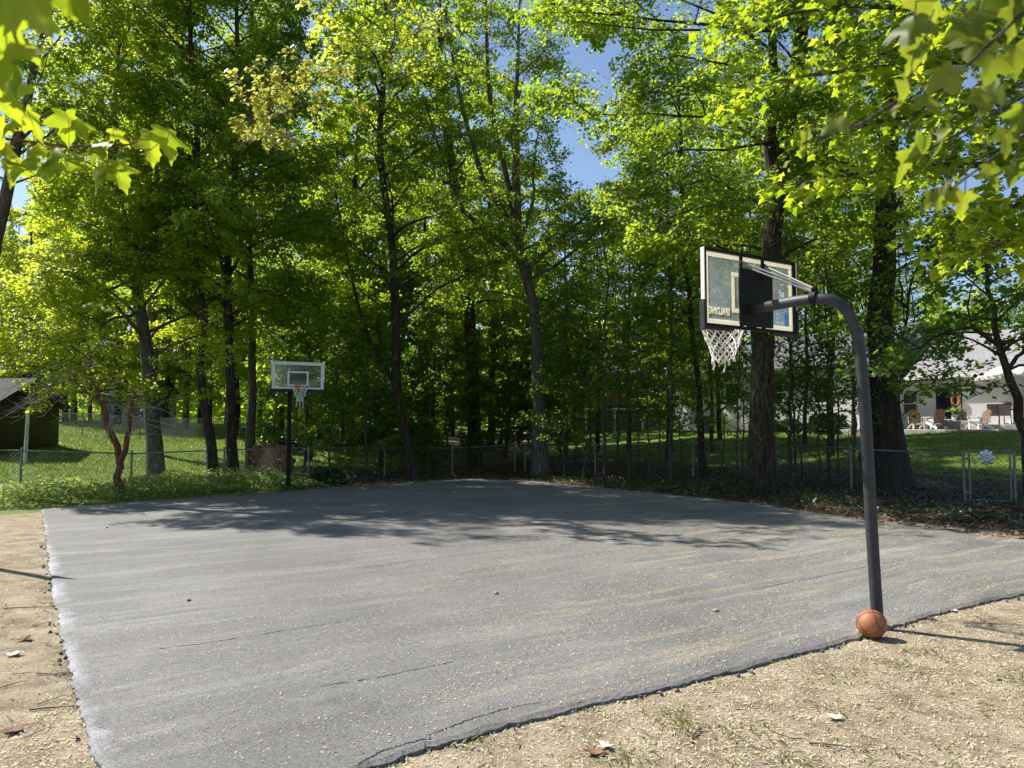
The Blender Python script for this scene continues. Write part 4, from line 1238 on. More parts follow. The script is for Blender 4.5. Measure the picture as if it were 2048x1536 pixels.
# parasol over the table
up_ = spot(2022, 37.7, PZ2); t = thing('patio_umbrella', 'cream patio umbrella above the dining table', 'umbrella', up_)
mb = MB(); mb.tube([up_, up_ + Vector((0, 0, 3.05))], .022, 8); mb.lathe(up_, [(.24, 0), (.24, .05), (.05, .09), (.03, .2)], 14); mb.build('pole', M['white_slat'], t)
mb = MB(); vs = [up_ + Vector((0, 0, 3.02))]; k = 8
for rr, zz in ((.75, 2.72), (1.5, 2.32), (1.5, 2.18)):
    for i in range(16):
        a = 2 * math.pi * i / 16; f_ = 1.0 if i % 2 == 0 else .955
        vs.append(up_ + Vector((rr * f_ * math.cos(a), rr * f_ * math.sin(a), zz)))
fs = [(0, 1 + i, 1 + (i + 1) % 16) for i in range(16)]
for q_ in range(2):
    o_ = 1 + q_ * 16; fs += [(o_ + i, o_ + 16 + i, o_ + 16 + (i + 1) % 16, o_ + (i + 1) % 16) for i in range(16)]
mb.add(vs, fs); cn = mb.build('canopy', M['linen'], t); cn.modifiers.new('thick', 'SOLIDIFY').thickness = .006
# red flowers, fern, wreath
pf = spot(2018, 37.2, PZ2 + .74); t = thing('potted_flower', 'small pot of red flowers on the dining table', 'plant', pf)
mb = MB(); mb.lathe(pf, [(.06, 0), (.09, .14), (.085, .14), (.05, .12), (0., .12)], 12); mb.build('pot', M['slat'], t)
M['red'] = leaf_mat('red_petal', (.45, .03, .03), (.6, .08, .05), (.4, .02, .02), (.55, .05, .04), .3)
rg = np.random.default_rng(2); k = 120
pos = np.array(pf) + rg.normal(0, [.08, .08, .06], (k, 3)) + [0, 0, .24]
leaf_cloud('flowers', pos, rg.normal(0, 1, (k, 3)), rg.normal(0, 1, (k, 3)), rg.uniform(.05, .09, k), M['red'], t)
pf = spot(1913, 39.2, PZ); t = thing('potted_fern', 'tall planter with green fern fronds beside the patio door', 'plant', pf)
mb = MB(); mb.lathe(pf, [(.15, 0), (.2, .75), (.19, .75), (.15, .68), (0., .68)], 14); mb.build('planter', M['white_slat'], t)
k = 260; a = rg.random(k) * 6.28; rr = rg.random(k) ** .7 * .42
pos = np.stack([pf.x + np.cos(a) * rr, pf.y + np.sin(a) * rr, pf.z + .78 + .30 * np.sin(rr / .42 * 2.4) + rg.normal(0, .03, k)], 1)
leaf_cloud('fronds', pos, np.stack([np.cos(a), np.sin(a), -.3 + 0 * a], 1), np.tile([0, 0, 1.], (k, 1)), rg.uniform(.1, .2, k), M['weed'], t)
wc = H(2.52, -.17, 3.35); mb = MB(); k = 24
mb.tube([wc + hu * (.2 * math.cos(q_)) + Vector((0, 0, .24 * math.sin(q_))) for q_ in np.linspace(0, 2 * math.pi, k + 1)], .06, 6, cap=False)
tag(mb.build('wreath', plain('orange_wreath', (.40, .13, .04), .8, 0, .5, 20)), 'orange wreath on the white porch post beside the patio door', 'wreath')

# ------------------------------------------------------------------ bins, shrubs by the house
def bin_(px, d, mat, label):
    b0 = GP(px, d); t = thing('wheelie_bin', label, 'bin', b0, 0, 'bins beside the white house')
    mb = MB(); A = []
    for w, z in ((.24, .06), (.30, 1.0)): A += [b0 + Vector((sx * w, sy * w * 1.1, z)) for sx, sy in ((-1, -1), (1, -1), (1, 1), (-1, 1))]
    mb.add(A, [(3, 2, 1, 0), (4, 5, 6, 7)] + [(i, (i + 1) % 4, (i + 1) % 4 + 4, i + 4) for i in range(4)]); mb.build('body', mat, t)
    mb = MB(); mb.bbox(b0 + Vector((0, -.02, 1.045)), (.64, .72, .08), .03); mb.tube([b0 + Vector((-.25, .37, 1.0)), b0 + Vector((.25, .37, 1.0))], .02, 6); mb.build('lid', mat, t)
    for sx in (-1, 1):
        mb = MB(); mb.lathe(b0 + Vector((sx * .25, .26, .11)), [(.11, -.03), (.11, .03)], 14, 0, (Vector((0, 1, 0)), Vector((0, 0, 1)), Vector((1, 0, 0))), False); mb.build('wheel', M['black'], t)
bin_(1416, 45, plain('blue_plastic', (.03, .06, .16), .4, 0, .1, 4), 'dark blue wheelie bin beyond the right hand trees')
bin_(1440, 45.6, plain('lime_plastic', (.42, .55, .03), .4, 0, .1, 4), 'lime green wheelie bin next to the dark blue bin')
def shrub(px, d, r, h, label, mat='ivy', n=4200, seed=1, size=.09):
    rg = np.random.default_rng(seed); c = GP(px, d); t = thing('shrub', label, 'shrub', c)
    u = rg.normal(0, 1, (n, 3)); u /= np.linalg.norm(u, axis=1, keepdims=True); u[:, 2] = np.abs(u[:, 2])
    rad = rg.random(n) ** .3 * (1 + .15 * np.sin(u[:, 0] * 7 + u[:, 2] * 5))
    pos = np.array(c) + u * rad[:, None] * [r, r * .8, h]
    leaf_cloud('foliage', pos, u + rg.normal(0, .7, (n, 3)), u + rg.normal(0, .6, (n, 3)), rg.uniform(.6, 1.3, n) * size, M[mat], t, rng=rg)
    mb = MB()
    for i in range(7):
        a = i * .9; mb.tube([c, c + Vector((math.cos(a) * r * .4, math.sin(a) * r * .4, h * .7))], [.02, .008], 5)
    mb.build('stems', M['twig'], t)
shrub(1650, 40.5, 1.2, 1.0, 'dark rounded shrub against the white siding left of the trunk', 'ivy', 5200, 3)
shrub(1560, 42, 1.3, .7, 'low dark shrub beneath the white house windows', 'ivy', 4200, 4)
shrub(655, 25.2, .55, .5, 'low dark green plant right of the far hoop post', 'ivy', 2600, 6, .1)
shrub(840, 32, 1.0, 2.2, 'pale leafy bush left of the middle trunks', 'leaf', 3600, 8, .12)
shrub(560, 36, 1.3, 1.1, 'dark bush on the rise behind the firewood', 'ivy', 4200, 9, .1)

# ------------------------------------------------------------------ firewood
M['log_bark'] = bark('log_bark', (.10, .07, .05), (.2, .15, .11), 1.5)
m, nt, b = nodes('cut_log_end'); r_ = N(nt, 'ShaderNodeTexWave', Scale=9., Distortion=1.5); r_.wave_type = 'RINGS'; r_.rings_direction = 'Y'
nt.links.new(coords(nt), r_.inputs['Vector'])
nt.links.new(ramp(nt, r_.outputs['Fac'], [(0, (.20, .10, .05)), (1, (.24, .13, .07))]), b.inputs['Base Color']); b.inputs['Roughness'].default_value = .9
M['log_end'] = m
rg = np.random.default_rng(17)
protos = []
for r0 in (.062, .075, .09, .055):
    mb = MB(); kk = 11; rad = [r0 * rg.uniform(.85, 1.12) for _ in range(kk)]
    ring0 = [(rad[i] * math.cos(2 * math.pi * i / kk), -.2, rad[i] * math.sin(2 * math.pi * i / kk)) for i in range(kk)]
    ring1 = [(x, .2, z) for x, y, z in ring0]
    mb.add(ring0 + ring1, [(i, (i + 1) % kk, (i + 1) % kk + kk, i + kk) for i in range(kk)], 0, True)
    mb.add(ring0, [tuple(range(kk))], 1); mb.add(ring1, [tuple(reversed(range(kk)))], 1)
    o = mb.build('firewood_log', [M['log_bark'], M['log_end']])
    tag(o, 'split firewood log in the stack behind the far hoop post', 'log', 'firewood logs in the stack')
    protos.append(o)
wa = GP(505, 27.6); wb = GP(588, 27.6); used = 0; row = 0; zz = .07
while zz < .98:
    xx = 0.06 + (.06 if row % 2 else 0)
    while xx < (wb - wa).length - .05 - (.15 if row > 5 else 0):
        pr = protos[rg.integers(0, 4)]
        o = pr if (used < 4 and pr == protos[used]) else None
        if used < 4: o = protos[used]; used += 1
        else: o = pr.copy(); COL.objects.link(o)
        p = wa.lerp(wb, xx / (wb - wa).length)
        o.location = (p.x, p.y + rg.normal(0, .025), min(wa.z, wb.z) + zz + rg.normal(0, .008)); o.rotation_euler = (0, rg.uniform(0, 6), rg.normal(0, .04))
        xx += .145
    zz += .128; row += 1
wbx = GP(446, 25.6); mb = MB(); mb.bbox(wbx + Vector((0, 0, .42)), (.42, .3, .26), .02)
for sx in (-1, 1): mb.bbox(wbx + Vector((sx * .16, 0, .12)), (.06, .26, .34), .01)
tag(mb.build('wooden_box', M['slat']), 'small brown wooden box on legs between the left trunks', 'box')

# ------------------------------------------------------------------ sheds at the left, house in the middle distance
M['shed_wall'] = siding('grey_shed_boards', (.20, .21, .22), .2)
M['dark_wall'] = siding('dark_brown_boards', (.035, .03, .027), .18)
M['tar'] = shingles('dark_roofing', (.03, .028, .027))
def shed(name, label, px0, px1, d, wall_h, ridge_h, depth, mw, mr, door_px=None, trim=True):
    a, c = GP(px0, d), GP(px1, d); z0 = min(a.z, c.z) - .3; zt = max(a.z, c.z) + wall_h
    t = thing(name, label, 'shed', (a + c) / 2); cx = (a.x + c.x) / 2; w = c.x - a.x
    mb = MB(); mb.box((cx, d + depth / 2, (z0 + zt) / 2), (w, depth, zt - z0)); wl = mb.build('wall', mw, t)
    mb = MB(); zr = zt + ridge_h
    for y0, y1 in ((d - .35, d + depth / 2), (d + depth + .35, d + depth / 2 + .004)):
        A = [Vector((a.x - .3, y0, zt - .05)), Vector((c.x + .3, y0, zt - .05)), Vector((c.x + .3, y1, zr)), Vector((a.x - .3, y1, zr))]
        mb.add(A + [p + Vector((0, 0, .1)) for p in A], [(3, 2, 1, 0), (4, 5, 6, 7), (0, 1, 5, 4), (1, 2, 6, 5), (2, 3, 7, 6), (3, 0, 4, 7)])
    for x in (a.x, c.x): mb.add([(x, d, zt), (x, d + depth, zt), (x, d + depth / 2, zr)], [(0, 1, 2)])
    mb.build('roof', mr, t)
    if trim:
        mb = MB(); mb.bbox((cx, d - .38, zt - .02), (w + .6, .05, .14), .01); mb.build('fascia', M['white'], t)
    if door_px:
        q = P(door_px, 861, d); zb = (a.z + c.z) / 2
        mb = MB(); mb.bbox((q.x, d - .03, zb + 1.0), (.85, .06, 2.0), .01); dr = mb.build('door', M['galv'], t)
        mb = MB(); mb.box((q.x, d - .065, zb + 1.5), (.5, .012, .6)); mb.build('pane', M['window'], dr)
        mb = MB(); mb.bbox((q.x + .33, d - .08, zb + 1.0), (.04, .06, .12), .01); mb.build('handle', M['black'], dr)
    return t
shed('garden_shed', 'grey garden shed with white fascia across the left lawn', 200, 300, 52, 1.9, 1.0, 4, M['shed_wall'], M['tar'], 246)
shed('dark_shed', 'dark brown shed at the left edge behind bare branches', -180, -12, 28, 1.7, 1.0, 4, M['dark_wall'], M['tar'], None, False)
wp2 = P(57, 815, 26.8); wp1 = P(53, 880, 26.8)
mb = MB(); mb.tube([Vector((wp1.x - .02, wp1.y, gz(wp1.x, wp1.y) - .05)), wp1, wp2], [.06, .065, .055], 9)
M['birch'] = bark('birch_bark', (.5, .48, .45), (.72, .71, .68), .8)
tag(mb.build('birch_stub', M['birch']), 'white birch stub standing before the dark shed', 'tree stub')
# brown house with a deck
M['brick'] = plain('brown_red_boards', (.20, .10, .07), .85, 0, .2, 3)
M['deck_wood'] = plain('brown_deck_wood', (.17, .09, .055), .85, 0, .3, 5)
M['grey_panel'] = plain('grey_panel', (.13, .13, .13), .8, 0, .2, 3)
t = thing('brown_house', 'brown house with chimney behind the middle trees', 'house', GP(1220, 60))
def PX(px, d): return P(px, 861, d).x
x0, x1 = PX(1150, 60), PX(1320, 60); zb = 2.2
mb = MB(); mb.box(((x0 + x1) / 2, 63.5, (zb - .5 + 6.2) / 2), (x1 - x0, 7, 6.2 - zb + .5)); mb.build('wall', M['brick'], t)
mb = MB(); A = [Vector((x0 - .6, 59.4, 6.1)), Vector((x1 + .6, 59.4, 6.1)), Vector((x1 + .6, 63.5, 8.3)), Vector((x0 - .6, 63.5, 8.3))]
mb.add(A + [p + Vector((0, 0, .14)) for p in A], [(3, 2, 1, 0), (4, 5, 6, 7), (0, 1, 5, 4), (1, 2, 6, 5), (2, 3, 7, 6), (3, 0, 4, 7)])
rf_ = mb.build('roof', M['roof'], t)
mb = MB(); mb.bbox((PX(1240, 61), 61.5, 7.6), (.95, .8, 2.4), .02); mb.build('chimney', plain('pinkish_brick', (.42, .28, .24), .9, 0, .2, 6), rf_)
mb = MB(); mb.bbox(((x0 + x1) / 2, 59.42, 6.12), (x1 - x0 + 1.2, .06, .2), .01); mb.build('fascia', M['white'], t)
for px in (1185, 1270):
    mb = MB(); mb.box((PX(px, 60), 59.98, 4.9), (1.6, .06, 1.2)); mb.build('window', M['window'], t)
t = thing('wooden_deck', 'brown wooden deck with a slatted railing over a white beam', 'deck', GP(1225, 55))
x0, x1 = PX(1140, 55), PX(1322, 55); zd = P(1200, 808, 55).z
mb = MB(); mb.bbox(((x0 + x1) / 2, 57.2, zd), (x1 - x0, 4.4, .18), .02); mb.build('floor_boards', M['deck_wood'], t)
mb = MB(); zr = P(1200, 772, 55).z
mb.bbox(((x0 + x1) / 2, 55.06, zr), (x1 - x0, .1, .08), .01); mb.bbox(((x0 + x1) / 2, 55.06, zd + .2), (x1 - x0, .06, .07), .01)
x = x0
while x < x1: mb.bbox((x, 55.06, (zr + zd) / 2 + .06), (.09, .035, zr - zd - .2), .004); x += .15
mb.build('railing', M['deck_wood'], t)
mb = MB(); mb.bbox(((x0 + x1) / 2, 55.0, P(1200, 818, 55).z), (x1 - x0 + .6, .08, .14), .01); mb.build('beam', M['white'], t)
for px in (1172, 1230, 1286):
    zt = P(px, 818, 55).z; g = GP(px, 55.1).z
    mb = MB(); mb.bbox((PX(px, 55), 55.1, (zt + g) / 2 - .07), (.13, .11, zt - g), .01); mb.build('post', M['white'], t)
mb = MB(); mb.bbox(((x0 + x1) / 2, 56.0, (zd + 1.9) / 2), (x1 - x0 - .2, .1, zd - 2.0), .01); mb.build('skirting', M['grey_panel'], t)
t = thing('painted_panel', 'white panel with a dark green ring left of the wooden deck', 'panel', GP(1108, 53))
za, zc = P(1108, 822, 53).z, P(1108, 850, 53).z
mb = MB(); mb.bbox((PX(1108, 53), 53, (za + zc) / 2), (1.25, .06, za - zc), .01); mb.build('board', M['white'], t)
mb = MB(); c_ = Vector((PX(1106, 53), 52.955, (za + zc) / 2))
mb.tube([c_ + Vector((.30 * math.cos(q), 0, .34 * math.sin(q))) for q in np.linspace(0, 6.2832, 25)], .05, 6, cap=False)
mb.build('ring', plain('dark_green_paint', (.03, .09, .06), .6), t)
# ------------------------------------------------------------------ trees
def TP(pix, d, top=None, drift=(0, 0)):
    pts = [P(px, py, d) for px, py in pix]
    pts[0] = G(pts[0].x, d)
    if top is not None:
        q = pts[-1]; pts.append(Vector((q.x + drift[0], d + drift[1], top)))
    return pts
def LIMB(pix):            # (px, py, depth)
    return [P(*q) for q in pix]

BK, LF = (M['bark'], M['leaf']), None
T1 = make_tree('maple_tree', 'tall pale trunked tree leaning left over the left lawn', TP([(313, 950), (302, 800), (286, 640), (268, 540), (245, 440), (232, 375), (225, 250), (235, 100)], 25, 17.5), [.27, .22, .19, .16, .13, .10, .05, .02],
    dict(t0=.22, n=44, len0=4.2, len1=1.8, sec=11, per=22, size=.125, zmin=2.6), (M['bark_pale'], M['leaf_bright']), seed=1,
    extra_limbs=[(LIMB([(285, 620, 25), (220, 640, 24), (160, 690, 23), (110, 720, 22.5)]), .06, .01, 3), (LIMB([(275, 560, 25), (190, 590, 24.6), (110, 650, 24)]), .06, .01, 3), (LIMB([(250, 450, 25), (180, 400, 24.5), (120, 360, 24)]), .07, .01, 3)])
make_tree('maple_tree', 'straight pale trunk standing just behind the leaning left trunk', TP([(307, 905), (305, 640), (300, 400), (296, 150)], 33, 21), [.22, .19, .14, .08, .02],
    dict(t0=.3, n=30, len0=4.2, len1=1.6, sec=10, per=20, size=.14, zmin=4.5), (M['bark_pale'], M['leaf']), seed=2)
make_tree('maple_tree', 'slender dark trunk, nearest the fence left of the firewood', TP([(428, 968), (418, 860), (402, 760), (405, 640), (392, 520), (388, 430), (395, 250), (380, 50)], 24.3, 19.0, (-.5, 0)), [.17, .13, .12, .10, .09, .08, .05, .02],
    dict(t0=.25, n=46, len0=4.2, len1=1.7, sec=11, per=22, size=.12, zmin=3.2), (M['bark_dark'], M['leaf']), seed=3,
    extra_limbs=[(LIMB([(405, 570, 24.3), (350, 545, 24), (300, 530, 23.6)]), .06, .015, 2)])
T3 = make_tree('maple_tree', 'dark trunk left of the far hoop with a bare lower stem', TP([(468, 962), (463, 860), (462, 760), (455, 600), (450, 520), (468, 400), (480, 200), (470, 0)], 24.8, 19.5), [.18, .14, .13, .11, .10, .08, .05, .02],
    dict(t0=.25, n=44, len0=4.3, len1=1.7, sec=11, per=22, size=.12, zmin=3.4), (M['bark_dark'], M['leaf']), seed=4,
    extra_limbs=[(LIMB([(454, 600, 24.8), (440, 520, 24.5), (415, 430, 24.3), (400, 330, 24)]), .06, .015, 2)])
make_tree('maple_tree', 'trunk rising from the left end of the firewood stack', TP([(500, 935), (503, 860), (505, 700), (500, 500), (505, 300), (505, 50)], 28.5, 21.5), [.17, .14, .12, .10, .07, .02],
    dict(t0=.3, n=32, len0=4.2, len1=1.5, sec=11, per=22, size=.125, zmin=3.6), BK + () if False else (M['bark'], M['leaf']), seed=5)
T4 = make_tree('maple_tree', 'forked trunk right of the far hoop leaning at its foot', TP([(828, 942), (800, 840), (788, 760), (792, 640), (788, 540), (775, 430), (760, 300), (770, 100)], 27.5, 21), [.21, .17, .16, .13, .12, .10, .06, .02],
    dict(t0=.25, n=36, len0=4.6, len1=1.6, sec=11, per=22, size=.12, zmin=3.6), (M['bark_dark'], M['leaf']), seed=6,
    extra_limbs=[(LIMB([(789, 770, 27.5), (745, 700, 27.2), (718, 620, 27), (690, 500, 26.6), (670, 380, 26.4)]), .09, .02, 4)])
make_tree('maple_tree', 'thick dark trunk behind the middle, left of the many stemmed tree', TP([(950, 890), (945, 700), (930, 520), (912, 400), (903, 330), (885, 200), (880, 60)], 34, 23), [.31, .27, .25, .22, .20, .12, .02],
    dict(t0=.3, n=34, len0=4.6, len1=1.8, sec=10, per=20, size=.14, zmin=4.5), (M['bark_dark'], M['leaf']), seed=7)
T6 = make_tree('maple_tree', 'grey many stemmed tree spreading its limbs in the middle', TP([(1082, 925), (1079, 820), (1074, 700), (1064, 600), (1046, 530), (1036, 470), (1031, 380), (1034, 250), (1032, 100)], 29.5, 20, (.3, 0)),
    [.34, .23, .22, .20, .19, .17, .12, .09, .05, .02],
    dict(t0=.30, n=26, len0=3.6, len1=1.4, sec=10, per=20, size=.115, zmin=3.8), (M['bark_pale'], M['leaf']), seed=8, sides=12,
    extra_limbs=[(LIMB([(1046, 530, 29.5), (1000, 480, 29.2), (935, 435, 28.8), (905, 385, 28.5), (880, 300, 28), (850, 200, 27)]), .14, .03, 3),
                 (LIMB([(1036, 475, 29.5), (1000, 420, 29.4), (968, 370, 29.2), (945, 290, 29), (922, 200, 28.8), (905, 120, 28.6), (890, 20, 28.4)]), .15, .03, 3),
                 (LIMB([(1034, 470, 29.5), (1020, 380, 29.6), (998, 290, 29.6), (982, 220, 29.5), (975, 120, 29.4), (970, -20, 29.3), (966, -120, 29.2)]), .15, .03, 3),
                 (LIMB([(1040, 480, 29.5), (1058, 440, 29.3), (1070, 390, 29), (1066, 330, 28.8), (1080, 250, 28.6)]), .09, .02, 2),
                 (LIMB([(1052, 545, 29.5), (1095, 500, 29), (1150, 450, 28.4), (1200, 405, 27.8), (1260, 380, 27)]), .10, .02, 3),
                 (LIMB([(1058, 560, 29.5), (1110, 530, 29), (1165, 490, 28.2), (1225, 430, 27.4)]), .08, .02, 3),
                 (LIMB([(1075, 640, 29.5), (1100, 610, 29.2), (1125, 590, 29)]), .08, .02, 1)])
make_tree('maple_tree', 'thin straight trunk left of the vine covered trunk', TP([(1408, 935), (1396, 760), (1383, 640), (1372, 520), (1365, 400), (1360, 250), (1352, 60)], 25, 15.5), [.11, .095, .085, .075, .06, .045, .02],
    dict(t0=.28, n=26, len0=2.6, len1=1.0, sec=9, per=18, size=.115, zmin=3.0), (M['bark_dark'], M['leaf']), seed=9)
T8 = make_tree('maple_tree', 'big vine covered trunk behind the near hoop net', TP([(1525, 948), (1523, 840), (1522, 740), (1530, 640), (1545, 520), (1550, 430), (1556, 350), (1580, 220), (1600, 80)], 20.8, 17.5, (.6, 0)), [.36, .31, .29, .27, .24, .22, .20, .17, .13, .03],
    dict(t0=.34, n=30, len0=3.8, len1=1.7, sec=10, per=22, size=.12, zmin=4.2), (M['bark_dark'], M['leaf']), seed=10, sides=14,
    extra_limbs=[(LIMB([(1552, 365, 20.8), (1535, 280, 20.7), (1548, 160, 20.6), (1540, 20, 20.5), (1535, -120, 20.4)]), .19, .05, 3), (LIMB([(1540, 560, 20.8), (1480, 520, 20.4), (1420, 480, 20), (1360, 470, 19.6)]), .06, .012, 3),
                 (LIMB([(1575, 60, 20.8), (1480, 60, 20), (1330, 40, 19.5), (1180, 30, 19), (1090, 25, 18.6)]), .065, .008, 6), (LIMB([(1552, 300, 20.8), (1450, 240, 20), (1330, 230, 19.5), (1180, 228, 19)]), .05, .008, 6)])
T9 = make_tree('maple_tree', 'thickest dark trunk with a flared foot behind the bent pole', TP([(1787, 948), (1773, 850), (1766, 760), (1763, 640), (1768, 520), (1772, 400), (1785, 250), (1798, 100)], 21.2, 18, (.2, 0)), [.46, .38, .34, .285, .25, .23, .19, .14, .03],
    dict(t0=.36, n=28, len0=4.0, len1=1.7, sec=10, per=22, size=.12, zmin=4.4), (M['bark_dark'], M['leaf']), seed=11, sides=16, flare=1.3,
    extra_limbs=[(LIMB([(1785, 240, 21.2), (1740, 130, 20.8), (1700, 40, 20.4), (1680, -60, 20)]), .10, .02, 2), (LIMB([(1775, 350, 21.2), (1700, 330, 20.5), (1640, 300, 20)]), .07, .012, 2), (LIMB([(1767, 560, 21.2), (1830, 520, 20.7), (1900, 500, 20)]), .06, .012, 3)])
T10 = make_tree('maple_tree', 'small leaning tree with arching branch at the right photo edge', TP([(2064, 965), (2046, 850), (2030, 785), (2012, 735), (1998, 690), (1990, 640), (1975, 560), (1960, 470)], 16.0, None), [.14, .11, .10, .09, .07, .055, .04, .02],
    dict(t0=.50, n=16, len0=1.7, len1=1.0, el=.25, sec=8, secl=.9, per=16, size=.125, zmin=2.6, detail=1, thin=.45), (M['bark_dark'], M['leaf_dark']), seed=12,
    extra_limbs=[(LIMB([(1996, 690, 16), (1945, 652, 15.8), (1885, 660, 15.6), (1835, 705, 15.5), (1795, 765, 15.5)]), .045, .01, 3), (LIMB([(2014, 740, 16), (2045, 700, 16), (2075, 640, 16)]), .05, .02, 2), (LIMB([(2030, 780, 16), (1990, 775, 15.7), (1960, 790, 15.5)]), .02, .006, 1)])
make_tree('maple_tree', 'thin sapling with a forked top right of the thickest trunk', TP([(1786, 900), (1798, 780), (1804, 700), (1812, 610), (1830, 540), (1850, 470)], 20.0, None), [.06, .05, .045, .04, .03, .012],
    dict(t0=.3, n=16, len0=1.8, len1=.8, sec=8, secl=.9, per=14, size=.11, zmin=2.6, thin=.4), (M['bark_dark'], M['leaf_dark']), seed=13,
    extra_limbs=[(LIMB([(1812, 615, 20), (1800, 560, 20), (1795, 490, 20)]), .035, .01, 1), (LIMB([(1800, 760, 20), (1840, 715, 19.8), (1880, 665, 19.6)]), .03, .01, 1)])
make_tree('maple_tree', 'high crowned maple at the left photo edge over the chain link fence', [G(-15.2, 21.4), Vector((-14.9, 21.4, 5)), Vector((-13.9, 21.2, 10)), Vector((-12.9, 21.0, 14.8))], [.24, .2, .14, .03],
    dict(t0=.56, n=24, len0=3.2, len1=1.6, sec=10, per=22, size=.115, zmin=8.), (M['bark'], M['leaf']), seed=16)
# reddish forked tree by the left fence, with bleached bare twigs
TY = make_tree('crab_apple_tree', 'reddish forked tree with bare drooping twigs by the left fence', TP([(241, 990), (240, 922), (222, 862), (205, 812), (190, 770), (181, 735), (176, 690)], 20.4, None), [.105, .095, .085, .075, .065, .05, .02],
    dict(t0=.62, n=16, len0=2.2, len1=1.0, el=.1, sec=7, secl=.9, per=13, size=.085, zmin=1.6), (M['bark_red'], M['leaf_bright']), seed=14, flare=1.15,
    extra_limbs=[(LIMB([(205, 812, 20.4), (150, 760, 20.2), (80, 730, 20), (0, 735, 19.8), (-60, 760, 19.6)]), .04, .008, 4), (LIMB([(190, 770, 20.4), (140, 700, 20.1), (70, 660, 20), (0, 660, 19.8)]), .035, .008, 4), (LIMB([(240, 924, 20.4), (254, 897, 20.3), (258, 850, 20.2), (262, 808, 20.2), (278, 775, 20.1), (292, 755, 20)]), .08, .035, 0), (LIMB([(292, 755, 20), (320, 740, 19.9), (350, 720, 19.8)]), .03, .008, 2)])
rg = np.random.default_rng(44); mb = MB()
for i in range(46):
    s0 = P(rg.uniform(120, 205), rg.uniform(700, 800), 20.2 + rg.normal(0, .3)); e0 = P(rg.uniform(-30, 150), rg.uniform(770, 880), 19.6 + rg.normal(0, .6))
    if rg.random() < .25: e0 = P(rg.uniform(200, 420), rg.uniform(790, 905), 20 + rg.normal(0, .5)); s0 = P(rg.uniform(225, 262), rg.uniform(800, 880), 20.2)
    md = s0.lerp(e0, .5) + Vector((rg.normal(0, .12), rg.normal(0, .2), rg.uniform(.1, .45)))
    tip = e0 + Vector((-.12, .0, .05 + .12 * rg.random()))
    pts = [Vector(q) for q in resample(chaikin([s0, md, e0, tip], 2), 9)]
    mb.tube(pts, list(np.linspace(rg.uniform(.009, .017), .003, 9)), 4, cap=False)
    for k in (3, 5, 6):
        d_ = Vector((rg.normal(-.1, .2), rg.normal(0, .2), rg.normal(-.05, .18)))
        mb.tube([pts[k], pts[k] + d_ * .6, pts[k] + d_ + Vector((0, 0, .06))], [.005, .004, .002], 3, cap=False)
mb.build('bare_twigs', M['dead_twig'], TY)

# pale young sprays catching the sun high in the middle (limbs of the many stemmed tree)
def spray(root, limbs, mat, seed, sec=12, secl=1.0, per=26, size=.13, name='young_leaves', detail=1, tk=.006, u0=.3, spread=.2, wood='spray_twigs', wmat=None):
    rng = np.random.default_rng(seed); mbw = MB(); Ls = []
    for L, r0 in limbs:
        L = resample(L, 8); Ls.append(L); mbw.tube(L, list(np.linspace(r0, .006, 8)), 6, cap=False)
    tw, LP, LD, LN = leafy(rng, Ls, sec, secl, per, u0, spread=spread)
    for T in tw: mbw.tube(T, [tk, tk * .8, tk * .6, tk * .3], 4, cap=False)
    mbw.build(wood, wmat or M['bark'], root)
    leaf_cloud(name, LP, LD, LN, size * rng.uniform(.6, 1.2, len(LP)), mat, root, detail=detail, rng=rng)
spray(T3, [(LIMB([(466, 330, 24.8), (510, 280, 20.5), (560, 225, 17.6), (640, 200, 16.6), (725, 205, 16.2)]), .06), (LIMB([(530, 255, 19.3), (560, 170, 17.2), (600, 120, 16.6), (610, 95, 16.4)]), .03), (LIMB([(510, 280, 20.5), (500, 220, 17.6), (488, 150, 16.8)]), .03), (LIMB([(585, 215, 17.3), (640, 150, 16.5), (690, 125, 16.3)]), .025),
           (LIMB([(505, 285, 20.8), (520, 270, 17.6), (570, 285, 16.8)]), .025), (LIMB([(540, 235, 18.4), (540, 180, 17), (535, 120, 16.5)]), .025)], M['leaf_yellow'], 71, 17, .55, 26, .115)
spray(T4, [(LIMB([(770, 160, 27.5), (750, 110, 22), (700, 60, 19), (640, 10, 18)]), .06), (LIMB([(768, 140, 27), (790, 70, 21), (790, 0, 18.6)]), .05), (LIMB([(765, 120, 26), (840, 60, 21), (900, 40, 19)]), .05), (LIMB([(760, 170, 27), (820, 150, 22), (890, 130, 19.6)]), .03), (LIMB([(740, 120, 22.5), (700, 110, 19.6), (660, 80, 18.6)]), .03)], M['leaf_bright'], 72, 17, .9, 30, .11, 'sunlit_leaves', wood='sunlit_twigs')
spray(T8, [(LIMB([(1560, 200, 20.8), (1460, 130, 19.6), (1350, 110, 18.8), (1270, 130, 18.2)]), .05), (LIMB([(1560, 280, 20.8), (1450, 300, 19.6), (1350, 300, 18.8), (1280, 330, 18.2)]), .05), (LIMB([(1570, 120, 20.8), (1460, 40, 19.6), (1340, -10, 18.8), (1230, 10, 18.2)]), .05),
           (LIMB([(1555, 400, 20.8), (1470, 400, 19.5), (1380, 420, 18.6), (1300, 450, 18.2)]), .05), (LIMB([(1580, 30, 20.8), (1470, -60, 19.6), (1330, -120, 18.6), (1200, -120, 18)]), .05), (LIMB([(1400, 60, 19.2), (1300, 60, 18.4), (1130, 40, 17.8)]), .03), (LIMB([(1440, 350, 19.6), (1340, 380, 18.6), (1240, 400, 18)]), .03)],
      M['leaf'], 73, 17, 1.0, 34, .105, 'limb_leaves', 0, .006, .12, .2, 'side_limbs', M['bark_dark'])
